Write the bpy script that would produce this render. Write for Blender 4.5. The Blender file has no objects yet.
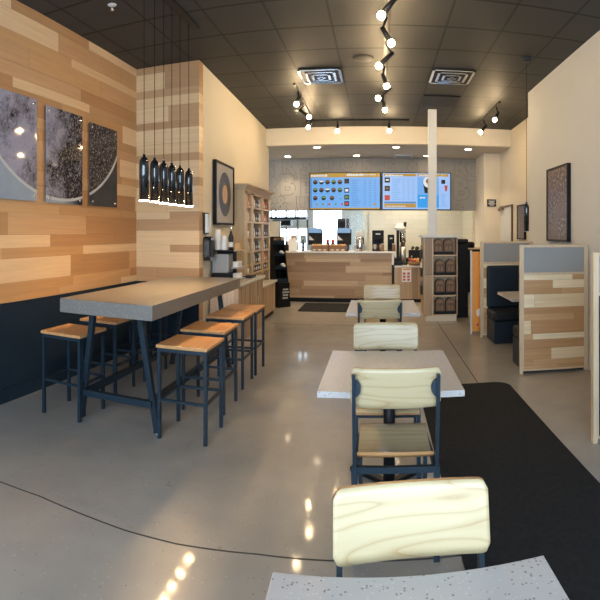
import bpy, bmesh, math, random
from mathutils import Vector, Matrix
from math import sin, cos, pi, radians, atan2, hypot
random.seed(7)
S = bpy.context.scene
COL = S.collection
# ------------------------------------------------------------ camera (the photo is a swept panorama: a cylinder projection)
cd = bpy.data.cameras.new('camera'); cam = bpy.data.objects.new('camera', cd); COL.objects.link(cam)
cam.location = (0, 0, 1.6); cam.rotation_euler = (pi/2, 0, 0)
cd.type = 'PANO'; cd.panorama_type = 'CENTRAL_CYLINDRICAL'
F, HX, HY = 500.0, 378.0, 232.0
cd.central_cylindrical_range_u_min = -HX/F; cd.central_cylindrical_range_u_max = (600-HX)/F
cd.central_cylindrical_range_v_min = -(600-HY)/F; cd.central_cylindrical_range_v_max = HY/F
cd.central_cylindrical_radius = 1.0
cd.clip_start = 0.05; cd.clip_end = 200
S.camera = cam
# ------------------------------------------------------------ world, exposure
w = bpy.data.worlds.new('World'); S.world = w; w.use_nodes = True
bg = w.node_tree.nodes['Background']; bg.inputs[0].default_value = (0.70, 0.84, 1.0, 1); bg.inputs[1].default_value = 8.0
S.view_settings.view_transform = 'Standard'; S.view_settings.look = 'None'
S.view_settings.gamma = 1; S.view_settings.use_curve_mapping = False
S.view_settings.exposure = 0.6
S.cycles.use_denoising = True
S.cycles.max_bounces = 8; S.cycles.diffuse_bounces = 5; S.cycles.glossy_bounces = 4
S.cycles.sample_clamp_indirect = 6

def area(name, loc, rot, sx, sy, e, col=(1, 1, 1), portal=False):
    l = bpy.data.lights.new(name, 'AREA'); l.shape = 'RECTANGLE'; l.size = sx; l.size_y = sy; l.energy = e; l.color = col
    if portal: l.cycles.is_portal = True
    o = bpy.data.objects.new(name, l); COL.objects.link(o); o.location = loc; o.rotation_euler = rot; return o
# daylight through the shop front behind the camera and through the kitchen windows
area('shopfront_daylight', (-0.4, -1.72, 1.75), (pi/2, 0, 0), 5.0, 2.8, 1, portal=True)
area('kitchen_daylight', (-2.2, 16.12, 1.9), (-pi/2, 0, 0), 3.6, 1.6, 1, portal=True)
WARM = (1.0, 0.74, 0.46)
E_BULB, E_DOWN, E_PEND = 265.0, 24.0, 170.0

# ------------------------------------------------------------ materials
M = {}
def nt(name):
    m = bpy.data.materials.new(name); m.use_nodes = True; t = m.node_tree
    return m, t, t.nodes['Principled BSDF']
def nd(t, ty, **k):
    n = t.nodes.new(ty)
    for a, v in k.items():
        if a.startswith('i'): n.inputs[int(a[1:])].default_value = v
        else: setattr(n, a, v)
    return n
def mth(t, op, a, b=None, c=None):
    n = t.nodes.new('ShaderNodeMath'); n.operation = op
    for i, x in enumerate((a, b, c)):
        if x is None: continue
        if isinstance(x, (int, float)): n.inputs[i].default_value = x
        else: t.links.new(x, n.inputs[i])
    return n.outputs[0]
def mixc(t, f, a, b, mode='MIX'):
    n = t.nodes.new('ShaderNodeMix'); n.data_type = 'RGBA'; n.blend_type = mode
    for s, x in ((n.inputs[0], f), (n.inputs[6], a), (n.inputs[7], b)):
        if isinstance(x, (int, float)): s.default_value = x
        elif isinstance(x, tuple): s.default_value = (*x, 1) if len(x) == 3 else x
        else: t.links.new(x, s)
    return n.outputs[2]
def ramp(t, f, stops, interp='LINEAR'):
    n = t.nodes.new('ShaderNodeValToRGB'); n.color_ramp.interpolation = interp
    e = n.color_ramp.elements
    while len(e) < len(stops): e.new(0.5)
    for k, (p, c) in enumerate(stops):
        e[k].position = p; e[k].color = (*c, 1)
    t.links.new(f, n.inputs[0]); return n.outputs[0]
def noise(t, vec, scale, detail=4, rough=0.5):
    n = nd(t, 'ShaderNodeTexNoise'); n.inputs['Scale'].default_value = scale; n.inputs['Detail'].default_value = detail
    n.inputs['Roughness'].default_value = rough; t.links.new(vec, n.inputs['Vector']); return n.outputs[0]
def bump(t, b, h, strength=0.1, dist=0.01):
    n = nd(t, 'ShaderNodeBump'); n.inputs['Strength'].default_value = strength; n.inputs['Distance'].default_value = dist
    t.links.new(h, n.inputs['Height']); t.links.new(n.outputs[0], b.inputs['Normal'])
def objv(t, sc=(1, 1, 1)):
    c = nd(t, 'ShaderNodeTexCoord'); m = nd(t, 'ShaderNodeMapping'); m.inputs['Scale'].default_value = sc
    t.links.new(c.outputs['Object'], m.inputs['Vector']); return m.outputs[0]
def mat(name, col, rough=0.5, metal=0.0, var=0.10, scale=12.0, bmp=0.0, spec=0.5, coat=0.0):
    m, t, b = nt(name); v = objv(t); n = noise(t, v, scale)
    c2 = tuple(min(1, x*(1+var)) for x in col); c1 = tuple(x*(1-var) for x in col)
    t.links.new(mixc(t, n, c1, c2), b.inputs['Base Color'])
    b.inputs['Roughness'].default_value = rough; b.inputs['Metallic'].default_value = metal
    b.inputs['Specular IOR Level'].default_value = spec; b.inputs['Coat Weight'].default_value = coat
    if bmp: bump(t, b, noise(t, v, scale*8), bmp)
    M[name] = m; return m
def emis(name, col, e):
    if name.startswith('screen'): e *= 0.66
    m, t, b = nt(name); b.inputs['Base Color'].default_value = (*col, 1)
    b.inputs['Emission Color'].default_value = (*col, 1); b.inputs['Emission Strength'].default_value = e
    if name.startswith('screen'): b.inputs['Base Color'].default_value = (0.01, 0.01, 0.01, 1); b.inputs['Roughness'].default_value = 0.25; b.inputs['Specular IOR Level'].default_value = 0.2
    M[name] = m; return m
def wood(name, c1, c2, axis='X', rough=0.4, g=22, coat=0.0, rings=9.0):
    m, t, b = nt(name)
    s = {'X': (1.2, g, g), 'Y': (g, 1.2, g), 'Z': (g, g, 1.2)}[axis]
    n = noise(t, objv(t, tuple(q*2.2 for q in s)), 1.0, 5, 0.6)
    n2 = noise(t, objv(t, tuple(q*0.30+0.25 for q in s)), 1.0, 1.5, 0.4)
    ring = mth(t, 'FRACT', mth(t, 'MULTIPLY', n2, rings))
    mid = tuple(x*0.6+y*0.4 for x, y in zip(c1, c2))
    base = ramp(t, ring, [(0.0, c2), (0.10, mid), (0.32, c1), (0.75, c1), (1.0, mid)])
    t.links.new(mixc(t, mth(t, 'MULTIPLY_ADD', n, 0.9, -0.2), base, mid), b.inputs['Base Color'])
    b.inputs['Roughness'].default_value = rough; b.inputs['Coat Weight'].default_value = coat
    M[name] = m; return m
def planks(name, u, rowh, w_, tones, seed=0.0, rough=0.45, grain=0.28, vert=False):
    """boards of mixed tone: u = axis the boards run along"""
    m, t, b = nt(name)
    sp = nd(t, 'ShaderNodeSeparateXYZ'); c = nd(t, 'ShaderNodeTexCoord'); t.links.new(c.outputs['Object'], sp.inputs[0])
    U = sp.outputs[u]; Z = sp.outputs['Z']
    if vert: U, Z = Z, U
    v0 = mth(t, 'MULTIPLY_ADD', Z, 1/rowh, 50.3+seed)
    v = mth(t, 'MULTIPLY_ADD', mth(t, 'SINE', mth(t, 'MULTIPLY', v0, 2.3)), 0.27, v0)
    row = mth(t, 'FLOOR', v)
    wn = nd(t, 'ShaderNodeTexWhiteNoise', noise_dimensions='1D'); t.links.new(row, wn.inputs['W'])
    uo = mth(t, 'MULTIPLY_ADD', wn.outputs[0], 9.0, mth(t, 'MULTIPLY_ADD', U, 1/w_, 40.0))
    colm = mth(t, 'FLOOR', uo)
    cb = nd(t, 'ShaderNodeCombineXYZ'); t.links.new(row, cb.inputs[0]); t.links.new(colm, cb.inputs[1]); cb.inputs[2].default_value = seed
    w3 = nd(t, 'ShaderNodeTexWhiteNoise', noise_dimensions='3D'); t.links.new(cb.outputs[0], w3.inputs[0])
    n = len(tones)
    base = ramp(t, w3.outputs[0], [(k/n, tones[k]) for k in range(n)], 'CONSTANT')
    g = nd(t, 'ShaderNodeCombineXYZ'); t.links.new(mth(t, 'MULTIPLY', U, 1.6), g.inputs[0]); t.links.new(mth(t, 'MULTIPLY', Z, 34.0), g.inputs[1])
    t.links.new(mth(t, 'MULTIPLY', w3.outputs[0], 60.0), g.inputs[2])
    gn = noise(t, g.outputs[0], 1.0, 5, 0.6)
    gf = mth(t, 'MULTIPLY_ADD', gn, grain*2, 1-grain)
    gc = nd(t, 'ShaderNodeCombineColor'); [t.links.new(gf, gc.inputs[k]) for k in range(3)]
    col = mixc(t, 1.0, base, gc.outputs[0], 'MULTIPLY')
    fz = mth(t, 'FRACT', v); fu = mth(t, 'FRACT', uo)
    gap = mth(t, 'MAXIMUM', mth(t, 'LESS_THAN', fz, 0.018), mth(t, 'LESS_THAN', fu, 0.004))
    t.links.new(mixc(t, mth(t, 'MULTIPLY', gap, 0.45), col, (0.08, 0.05, 0.03)), b.inputs['Base Color'])
    b.inputs['Roughness'].default_value = rough
    M[name] = m; return m

mat('cream_paint', (0.66, 0.60, 0.485), 0.75, var=0.03, scale=3)
mat('right_paint', (0.60, 0.605, 0.585), 0.75, var=0.03, scale=3)
mat('soffit_paint', (0.66, 0.60, 0.485), 0.75, var=0.03, scale=3)
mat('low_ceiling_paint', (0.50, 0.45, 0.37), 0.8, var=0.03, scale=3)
mat('wallpaper', (0.30, 0.29, 0.275), 0.65, var=0.06, scale=9)
mat('wallpaper_line', (0.19, 0.18, 0.17), 0.6, var=0.04)
mat('navy_panel', (0.010, 0.020, 0.034), 0.4, var=0.15, scale=2, spec=0.22)
mat('navy_trim', (0.012, 0.024, 0.038), 0.35, spec=0.22)
mat('steel_navy', (0.014, 0.028, 0.042), 0.42, metal=0.2, var=0.1, spec=0.3)
mat('black_metal', (0.012, 0.013, 0.015), 0.4, metal=0.2, spec=0.22)
mat('black_plastic', (0.006, 0.0065, 0.008), 0.5, spec=0.22)
mat('black_gloss', (0.006, 0.010, 0.014), 0.06, coat=1.0)
mat('dark_grey', (0.028, 0.030, 0.034), 0.5, spec=0.22)
mat('grey_plastic', (0.30, 0.32, 0.33), 0.4)
mat('speaker_grey', (0.035, 0.034, 0.031), 0.6)
mat('bin_grey', (0.30, 0.31, 0.32), 0.35)
mat('light_grey', (0.55, 0.56, 0.55), 0.4)
mat('white_plastic', (0.80, 0.80, 0.78), 0.4, var=0.03)
mat('white_enamel', (0.62, 0.63, 0.62), 0.4, var=0.03)
mat('chrome', (0.75, 0.75, 0.75), 0.15, metal=1.0, var=0.03)
mat('steel', (0.50, 0.50, 0.49), 0.3, metal=0.9, var=0.08)
mat('vinyl', (0.012, 0.020, 0.032), 0.42, var=0.12, scale=5, bmp=0.1, spec=0.22)
mat('vinyl_dark', (0.012, 0.015, 0.018), 0.5, var=0.12, scale=5, bmp=0.1, spec=0.22)
mat('mat_rubber', (0.021, 0.022, 0.024), 0.95, var=0.45, scale=40, bmp=0.5, spec=0.15)
mat('orange_board', (0.80, 0.33, 0.055), 0.5, var=0.05)
mat('paper_white', (0.82, 0.82, 0.80), 0.6, var=0.02)
mat('paper_red', (0.62, 0.07, 0.05), 0.6)
mat('sign_black', (0.02, 0.02, 0.02), 0.5, spec=0.22)
mat('kraft', (0.25, 0.145, 0.075), 0.65, var=0.15)
mat('kraft_dark', (0.12, 0.075, 0.05), 0.6, var=0.15)
mat('snack_tan', (0.55, 0.33, 0.14), 0.6, var=0.3, scale=60)
mat('label_white', (0.75, 0.72, 0.68), 0.5)
mat('red_fruit', (0.50, 0.06, 0.04), 0.4)
mat('pot_blue', (0.05, 0.12, 0.25), 0.35)
mat('teal_bottle', (0.04, 0.35, 0.42), 0.3)
mat('kitchen_grey', (0.36, 0.38, 0.38), 0.6)
mat('alu_frame', (0.45, 0.46, 0.46), 0.4, metal=0.4)
mat('quartz_white', (0.70, 0.68, 0.64), 0.25, var=0.06, scale=60)
wood('maple', (0.51, 0.42, 0.25), (0.36, 0.24, 0.11), 'X', 0.36, 30, coat=0.15, rings=11.0)
wood('maple_edge', (0.46, 0.24, 0.09), (0.36, 0.18, 0.07), 'X', 0.4, 30)
wood('stool_wood', (0.58, 0.30, 0.12), (0.44, 0.21, 0.08), 'Y', 0.30, 18)
wood('frame_maple', (0.66, 0.50, 0.32), (0.54, 0.39, 0.24), 'Z', 0.45, 26)
wood('hutch_wood', (0.53, 0.385, 0.225), (0.43, 0.30, 0.17), 'Z', 0.5, 20)
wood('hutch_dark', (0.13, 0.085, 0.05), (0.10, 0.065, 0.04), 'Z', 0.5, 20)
planks('wall_planks_left', 'Y', 0.15, 1.35, [(0.50, 0.265, 0.110), (0.56, 0.315, 0.140), (0.43, 0.215, 0.085), (0.54, 0.31, 0.15), (0.74, 0.52, 0.31), (0.47, 0.26, 0.12), (0.68, 0.455, 0.25)], 3.0, grain=0.2)
planks('wall_planks_back', 'X', 0.15, 1.5, [(0.48, 0.29, 0.145), (0.66, 0.46, 0.25), (0.43, 0.25, 0.12), (0.69, 0.49, 0.28), (0.46, 0.275, 0.135)], 6.0, grain=0.2)
planks('counter_planks', 'X', 0.105, 1.25, [(0.35, 0.215, 0.11), (0.48, 0.34, 0.195), (0.30, 0.18, 0.09), (0.40, 0.26, 0.14), (0.54, 0.40, 0.24), (0.33, 0.205, 0.105)], 1.0)
planks('divider_planks', 'X', 0.10, 0.75, [(0.52, 0.29, 0.125), (0.82, 0.67, 0.43), (0.58, 0.34, 0.155), (0.78, 0.60, 0.36), (0.50, 0.27, 0.115)], 14.0)
planks('slat_planks_y', 'Y', 0.07, 3.0, [(0.42, 0.28, 0.17), (0.56, 0.40, 0.25), (0.48, 0.33, 0.20), (0.36, 0.24, 0.14)], 2.0, vert=True)
planks('slat_planks_x', 'X', 0.11, 3.0, [(0.36, 0.24, 0.14), (0.50, 0.36, 0.22), (0.42, 0.29, 0.17), (0.30, 0.20, 0.12)], 5.0, vert=True)
planks('end_planks', 'X', 0.20, 3.0, [(0.66, 0.55, 0.44), (0.58, 0.46, 0.35), (0.72, 0.61, 0.50)], 5.0, vert=True)
# polished concrete with fine aggregate
def floor_mat():
    m, t, b = nt('polished_concrete'); v = objv(t)
    big = noise(t, v, 0.9, 6, 0.62); mid = noise(t, v, 6, 5)
    base = mixc(t, ramp(t, big, [(0.32, (0, 0, 0)), (0.7, (1, 1, 1))]), (0.245, 0.235, 0.215), (0.390, 0.370, 0.335))
    base = mixc(t, mth(t, 'MULTIPLY', mid, 0.5), base, (0.285, 0.27, 0.25))
    vo = nd(t, 'ShaderNodeTexVoronoi'); vo.inputs['Scale'].default_value = 42; t.links.new(v, vo.inputs['Vector'])
    spot = mth(t, 'LESS_THAN', vo.outputs['Distance'], 0.16)
    sel = nd(t, 'ShaderNodeSeparateColor'); t.links.new(vo.outputs['Color'], sel.inputs[0])
    lt = mth(t, 'MULTIPLY', spot, mth(t, 'GREATER_THAN', sel.outputs[0], 0.86))
    dk = mth(t, 'MULTIPLY', spot, mth(t, 'LESS_THAN', sel.outputs[0], 0.14))
    base = mixc(t, mth(t, 'MULTIPLY', lt, 0.55), base, (0.55, 0.52, 0.46))
    base = mixc(t, mth(t, 'MULTIPLY', dk, 0.6), base, (0.04, 0.04, 0.04))
    t.links.new(base, b.inputs['Base Color'])
    t.links.new(mth(t, 'MULTIPLY_ADD', mid, 0.2, 0.22), b.inputs['Roughness'])
    b.inputs['Specular IOR Level'].default_value = 0.4; b.inputs['Coat Weight'].default_value = 0.32; b.inputs['Coat Roughness'].default_value = 0.07
    bump(t, b, mid, 0.03, 0.01)
    M['floor'] = m
floor_mat()
mat('joint', (0.045, 0.043, 0.04), 0.8)
# dark lay-in ceiling: bars every 0.62 x 0.68 m
def ceil_mat():
    m, t, b = nt('ceiling_tiles'); c = nd(t, 'ShaderNodeTexCoord'); sp = nd(t, 'ShaderNodeSeparateXYZ'); t.links.new(c.outputs['Object'], sp.inputs[0])
    def bar(o, off, p, w_):
        f = mth(t, 'FRACT', mth(t, 'DIVIDE', mth(t, 'ADD', o, off), p)); return mth(t, 'LESS_THAN', f, w_/p)
    bx_ = bar(sp.outputs['X'], 62*0.62-0.12+0.01, 0.62, 0.026); by_ = bar(sp.outputs['Y'], 68-5.4+0.01+0.0, 0.68, 0.036)
    n = noise(t, c.outputs['Object'], 3, 4); fine = noise(t, c.outputs['Object'], 60, 3)
    base = mixc(t, n, (0.036, 0.037, 0.036), (0.049, 0.049, 0.047))
    base = mixc(t, mth(t, 'MULTIPLY', bx_, 0.85), base, (0.010, 0.010, 0.010))
    base = mixc(t, mth(t, 'MULTIPLY', by_, 0.95), base, (0.006, 0.006, 0.006))
    t.links.new(base, b.inputs['Base Color']); b.inputs['Roughness'].default_value = 0.6
    b.inputs['Specular IOR Level'].default_value = 0.3
    bump(t, b, fine, 0.15, 0.004); M['ceiling'] = m
ceil_mat()
def speck(name, base, dark, light, scale=110, rough=0.3):
    m, t, b = nt(name); v = objv(t)
    vo = nd(t, 'ShaderNodeTexVoronoi'); vo.inputs['Scale'].default_value = scale; t.links.new(v, vo.inputs['Vector'])
    sel = nd(t, 'ShaderNodeSeparateColor'); t.links.new(vo.outputs['Color'], sel.inputs[0])
    spot = mth(t, 'LESS_THAN', vo.outputs['Distance'], 0.33)
    d = mth(t, 'MULTIPLY', spot, mth(t, 'GREATER_THAN', sel.outputs[0], 0.78)); l = mth(t, 'MULTIPLY', spot, mth(t, 'LESS_THAN', sel.outputs[0], 0.25))
    c = mixc(t, noise(t, v, 8), tuple(x*0.94 for x in base), base)
    c = mixc(t, mth(t, 'MULTIPLY', d, 0.75), c, dark); c = mixc(t, mth(t, 'MULTIPLY', l, 0.5), c, light)
    t.links.new(c, b.inputs['Base Color']); b.inputs['Roughness'].default_value = rough; M[name] = m
speck('terrazzo', (0.50, 0.475, 0.46), (0.15, 0.12, 0.11), (0.62, 0.60, 0.58), 100)
speck('bar_top', (0.185, 0.168, 0.15), (0.16, 0.15, 0.14), (0.38, 0.37, 0.35), 90, 0.32)
# frosted glass and clear glass
def glass(name, col, rough, tr):
    m, t, b = nt(name); b.inputs['Base Color'].default_value = (*col, 1); b.inputs['Roughness'].default_value = rough
    tb = nd(t, 'ShaderNodeBsdfTransparent'); tb.inputs[0].default_value = (*col, 1); mx = nd(t, 'ShaderNodeMixShader'); mx.inputs[0].default_value = tr
    t.links.new(b.outputs[0], mx.inputs[1]); t.links.new(tb.outputs[0], mx.inputs[2])
    t.links.new(mx.outputs[0], t.nodes['Material Output'].inputs[0]); M[name] = m
glass('frosted_glass', (0.42, 0.42, 0.41), 0.6, 0.30)
glass('pane_glass', (0.95, 0.98, 1.0), 0.02, 0.93)
# cream wall tiles
def tile_mat():
    m, t, b = nt('wall_tiles'); c = nd(t, 'ShaderNodeTexCoord'); br = nd(t, 'ShaderNodeTexBrick')
    mp = nd(t, 'ShaderNodeMapping'); mp.inputs['Rotation'].default_value = (pi/2, 0, 0)
    t.links.new(c.outputs['Object'], mp.inputs[0]); t.links.new(mp.outputs[0], br.inputs['Vector'])
    br.inputs['Color1'].default_value = (0.66, 0.61, 0.47, 1); br.inputs['Color2'].default_value = (0.70, 0.65, 0.51, 1); br.inputs['Mortar'].default_value = (0.59, 0.545, 0.42, 1)
    br.inputs['Scale'].default_value = 1; br.inputs['Brick Width'].default_value = 0.4; br.inputs['Row Height'].default_value = 0.13; br.inputs['Mortar Size'].default_value = 0.004
    t.links.new(br.outputs[0], b.inputs['Base Color']); b.inputs['Roughness'].default_value = 0.3; M['wall_tiles'] = m
tile_mat()
# the three acrylic prints share one picture: a round pan of dark grounds with rising steam
def print_mat():
    m, t, b = nt('coffee_print'); c = nd(t, 'ShaderNodeTexCoord'); sp = nd(t, 'ShaderNodeSeparateXYZ'); t.links.new(c.outputs['Object'], sp.inputs[0])
    dy = mth(t, 'MULTIPLY', mth(t, 'SUBTRACT', sp.outputs['Y'], 4.33), 0.82); dz = mth(t, 'SUBTRACT', sp.outputs['Z'], 3.02)
    r = mth(t, 'SQRT', mth(t, 'ADD', mth(t, 'MULTIPLY', dy, dy), mth(t, 'MULTIPLY', dz, dz)))
    ob = c.outputs['Object']
    gr = noise(t, ob, 50, 4, 0.8); cloud = noise(t, ob, 2.1, 5, 0.6); cl2 = noise(t, ob, 9, 5, 0.6)
    ins = ramp(t, gr, [(0.50, (0.012, 0.009, 0.009)), (0.54, (0.075, 0.060, 0.066)), (0.64, (0.38, 0.34, 0.36))])
    st = ramp(t, mth(t, 'MULTIPLY_ADD', cl2, 0.35, mth(t, 'MULTIPLY_ADD', dy, -0.24, cloud)), [(0.68, (0, 0, 0)), (0.88, (1, 1, 1))])
    ins = mixc(t, mth(t, 'MULTIPLY', st, 0.8), ins, (0.40, 0.38, 0.47))
    out = mixc(t, ramp(t, dy, [(0.0, (0, 0, 0)), (0.25, (1, 1, 1))]), (0.34, 0.40, 0.46), (0.018, 0.019, 0.024))
    out = mixc(t, mth(t, 'MULTIPLY', cl2, 0.3), out, (0.12, 0.13, 0.15))
    f = ramp(t, mth(t, 'MULTIPLY_ADD', r, 1.0, -0.5), [(0.575, (0, 0, 0)), (0.58, (1, 1, 1))])
    rim = mth(t, 'MULTIPLY', mth(t, 'GREATER_THAN', r, 1.06), mth(t, 'LESS_THAN', r, 1.09))
    col = mixc(t, rim, mixc(t, f, ins, out), (0.50, 0.50, 0.50))
    t.links.new(col, b.inputs['Base Color']); b.inputs['Roughness'].default_value = 0.05; b.inputs['Specular IOR Level'].default_value = 0.35
    M['coffee_print'] = m
print_mat()
def ring_print():
    m, t, b = nt('ring_print'); c = nd(t, 'ShaderNodeTexCoord'); sp = nd(t, 'ShaderNodeSeparateXYZ'); t.links.new(c.outputs['Object'], sp.inputs[0])
    y, z = sp.outputs['Y'], sp.outputs['Z']
    r = mth(t, 'SQRT', mth(t, 'ADD', mth(t, 'MULTIPLY', y, y), mth(t, 'MULTIPLY', z, z)))
    n = noise(t, c.outputs['Object'], 20, 4)
    r = mth(t, 'MULTIPLY_ADD', n, 0.012, r)
    col = ramp(t, r, [(0.0, (0.55, 0.33, 0.15)), (0.13, (0.50, 0.30, 0.14)), (0.145, (0.03, 0.03, 0.03)), (0.165, (0.22, 0.20, 0.18)), (0.175, (0.045, 0.045, 0.045)), (0.33, (0.07, 0.07, 0.07)), (0.335, (0.36, 0.34, 0.32))], 'CONSTANT')
    t.links.new(col, b.inputs['Base Color']); b.inputs['Roughness'].default_value = 0.35; M['ring_print'] = m
ring_print()
def brown_print():
    m, t, b = nt('brown_print'); c = nd(t, 'ShaderNodeTexCoord'); ob = c.outputs['Object']
    n = noise(t, ob, 26, 6, 0.75); n2 = noise(t, ob, 2.2, 3)
    col = ramp(t, n, [(0.42, (0.03, 0.018, 0.012)), (0.52, (0.16, 0.10, 0.07)), (0.62, (0.40, 0.33, 0.27))])
    col = mixc(t, ramp(t, n2, [(0.5, (0, 0, 0)), (0.6, (0.8, 0.8, 0.8))]), col, (0.16, 0.095, 0.065))
    t.links.new(col, b.inputs['Base Color']); b.inputs['Roughness'].default_value = 0.4; M['brown_print'] = m
brown_print()
emis('bulb_glow', (1.0, 0.72, 0.40), E_BULB)
emis('pendant_glow', (1.0, 0.66, 0.33), E_PEND)
emis('down_glow', (1.0, 0.76, 0.50), E_DOWN)
emis('kitchen_fill_glow', (1.0, 0.92, 0.78), 14.0)
emis('screen_blue', (0.16, 0.42, 0.86), 0.95)
emis('screen_pale', (0.35, 0.55, 0.92), 0.95)
emis('screen_cyan', (0.02, 0.33, 0.80), 1.0)
emis('screen_line', (0.10, 0.28, 0.60), 0.9)
emis('screen_orange', (0.62, 0.36, 0.04), 0.75)
emis('screen_white', (0.80, 0.84, 0.86), 0.9)
emis('screen_dark', (0.02, 0.02, 0.025), 0.3)
emis('screen_food', (0.32, 0.13, 0.04), 0.7)
emis('screen_green', (0.20, 0.38, 0.06), 0.7)
emis('screen_red', (0.62, 0.07, 0.03), 0.8)
emis('pos_screen', (0.10, 0.20, 0.35), 0.6)

# ------------------------------------------------------------ mesh helpers
class MB:
    def __init__(s): s.v = []; s.f = []; s.m = []; s.mats = []; s.sm = []
    def mi(s, m):
        if m not in s.mats: s.mats.append(m)
        return s.mats.index(m)
    def add(s, vs, fs, m, smooth=False):
        b = len(s.v); s.v += [tuple(v) for v in vs]; k = s.mi(m)
        for f in fs: s.f.append([b+i for i in f]); s.m.append(k); s.sm.append(smooth)
        return s
    def box(s, x0, x1, y0, y1, z0, z1, m, rot=None):
        vs = [Vector((x, y, z)) for x in (x0, x1) for y in (y0, y1) for z in (z0, z1)]
        if rot is not None:
            c = Vector(((x0+x1)/2, (y0+y1)/2, (z0+z1)/2)); vs = [c + rot @ (v-c) for v in vs]
        return s.add(vs, [(0, 1, 3, 2), (4, 6, 7, 5), (0, 4, 5, 1), (2, 3, 7, 6), (0, 2, 6, 4), (1, 5, 7, 3)], m)
    def bar(s, p0, p1, w_, h_, m):
        p0, p1 = Vector(p0), Vector(p1); d = (p1-p0).normalized()
        up = Vector((0, 0, 1)) if abs(d.z) < 0.95 else Vector((0, 1, 0))
        a = d.cross(up).normalized()*w_/2; b = a.cross(d).normalized()*h_/2
        if abs(d.z) >= 0.95: a, b = Vector((w_/2, 0, 0)), Vector((0, h_/2, 0))
        vs = [p + q for p in (p0, p1) for q in (-a-b, a-b, a+b, -a+b)]
        return s.add(vs, [(0, 1, 2, 3), (7, 6, 5, 4), (0, 4, 5, 1), (1, 5, 6, 2), (2, 6, 7, 3), (3, 7, 4, 0)], m)
    def cyl(s, p0, p1, r0, m, r1=None, n=16, caps=True):
        r1 = r0 if r1 is None else r1
        p0, p1 = Vector(p0), Vector(p1); d = (p1-p0).normalized()
        up = Vector((0, 0, 1)) if abs(d.z) < 0.9 else Vector((1, 0, 0))
        a = d.cross(up).normalized(); b = a.cross(d)
        vs = [p + (a*cos(2*pi*k/n)+b*sin(2*pi*k/n))*r for p, r in ((p0, r0), (p1, r1)) for k in range(n)]
        s.add(vs, [(k, (k+1) % n, n+(k+1) % n, n+k) for k in range(n)], m, True)
        if caps: s.add(vs, [tuple(range(n))[::-1], tuple(range(n, 2*n))], m)
        return s
    def lathe(s, prof, m, c=(0, 0, 0), n=24):
        vs = [(c[0]+r*cos(2*pi*k/n), c[1]+r*sin(2*pi*k/n), c[2]+z) for r, z in prof for k in range(n)]
        fs = [(j*n+k, j*n+(k+1) % n, (j+1)*n+(k+1) % n, (j+1)*n+k) for j in range(len(prof)-1) for k in range(n)]
        return s.add(vs, fs, m, True)
    def ball(s, c, r, m, n=14, sz=1.0):
        q = n//2+1
        return s.lathe([(max(1e-4, r*sin(pi*k/q)), -r*sz*cos(pi*k/q)) for k in range(q+1)], m, c, n)
    def prism(s, poly, axis, a0, a1, m):
        """poly of 2D points; axis = extruded axis"""
        def P(p, a): return {'X': (a, p[0], p[1]), 'Y': (p[0], a, p[1]), 'Z': (p[0], p[1], a)}[axis]
        n = len(poly); vs = [P(p, a0) for p in poly] + [P(p, a1) for p in poly]
        return s.add(vs, [tuple(range(n)), tuple(range(n, 2*n))[::-1]] + [(k, n+k, n+(k+1) % n, (k+1) % n) for k in range(n)], m)
    def build(s, name, parent=None, loc=None, bevel=0.0, seg=2):
        me = bpy.data.meshes.new(name); me.from_pydata(s.v, [], s.f)
        for m in s.mats: me.materials.append(M[m])
        for p, k, sm in zip(me.polygons, s.m, s.sm): p.material_index = k; p.use_smooth = sm
        bm = bmesh.new(); bm.from_mesh(me); bmesh.ops.remove_doubles(bm, verts=bm.verts, dist=1e-5)
        bmesh.ops.recalc_face_normals(bm, faces=bm.faces)
        if bevel:
            es = [e for e in bm.edges if len(e.link_faces) == 2 and e.calc_face_angle(0) > 0.6]
            bmesh.ops.bevel(bm, geom=es, offset=bevel, segments=seg, profile=0.5, affect='EDGES', clamp_overlap=True)
        bm.to_mesh(me); bm.free()
        o = bpy.data.objects.new(name, me); COL.objects.link(o)
        if parent is not None: o.parent = parent
        if loc is not None: o.location = loc
        return o
    def pieces(s, name, parent, bevel=0.0):
        """one object per separate piece added (each add of 6+ faces starts a piece)"""
        out = []
        n = len(s.v); par = list(range(n))
        def fd(a):
            while par[a] != a: par[a] = par[par[a]]; a = par[a]
            return a
        for f in s.f:
            for q in f[1:]: par[fd(q)] = fd(f[0])
        comp = {}
        for k, f in enumerate(s.f): comp.setdefault(fd(f[0]), []).append(k)
        for ks in comp.values():
            b = MB(); mp = {}
            for k in ks:
                ff = []
                for q in s.f[k]:
                    if q not in mp: mp[q] = len(b.v); b.v.append(s.v[q])
                    ff.append(mp[q])
                b.f.append(ff); b.m.append(b.mi(s.mats[s.m[k]])); b.sm.append(s.sm[k])
            out.append(b.build(name, parent, bevel=bevel))
        return out
def rr(x0, x1, y0, y1, r, n=5):
    pts = []
    for cx, cy, a in ((x1-r, y1-r, 0), (x0+r, y1-r, pi/2), (x0+r, y0+r, pi), (x1-r, y0+r, 3*pi/2)):
        for k in range(n+1): pts.append((cx+r*cos(a+pi/2*k/n), cy+r*sin(a+pi/2*k/n)))
    return pts
def thing(name, label, cat, loc=(0, 0, 0), rz=0.0, group=None):
    o = bpy.data.objects.new(name, None); COL.objects.link(o); o.location = loc; o.rotation_euler = (0, 0, rz)
    o.empty_display_size = 0.1
    return tag(o, label, cat, group)
def tag(o, label, cat, group=None):
    o['label'] = label; o['category'] = cat
    if group: o['group'] = group
    return o
def struct(o): o['kind'] = 'structure'; return o
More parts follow.
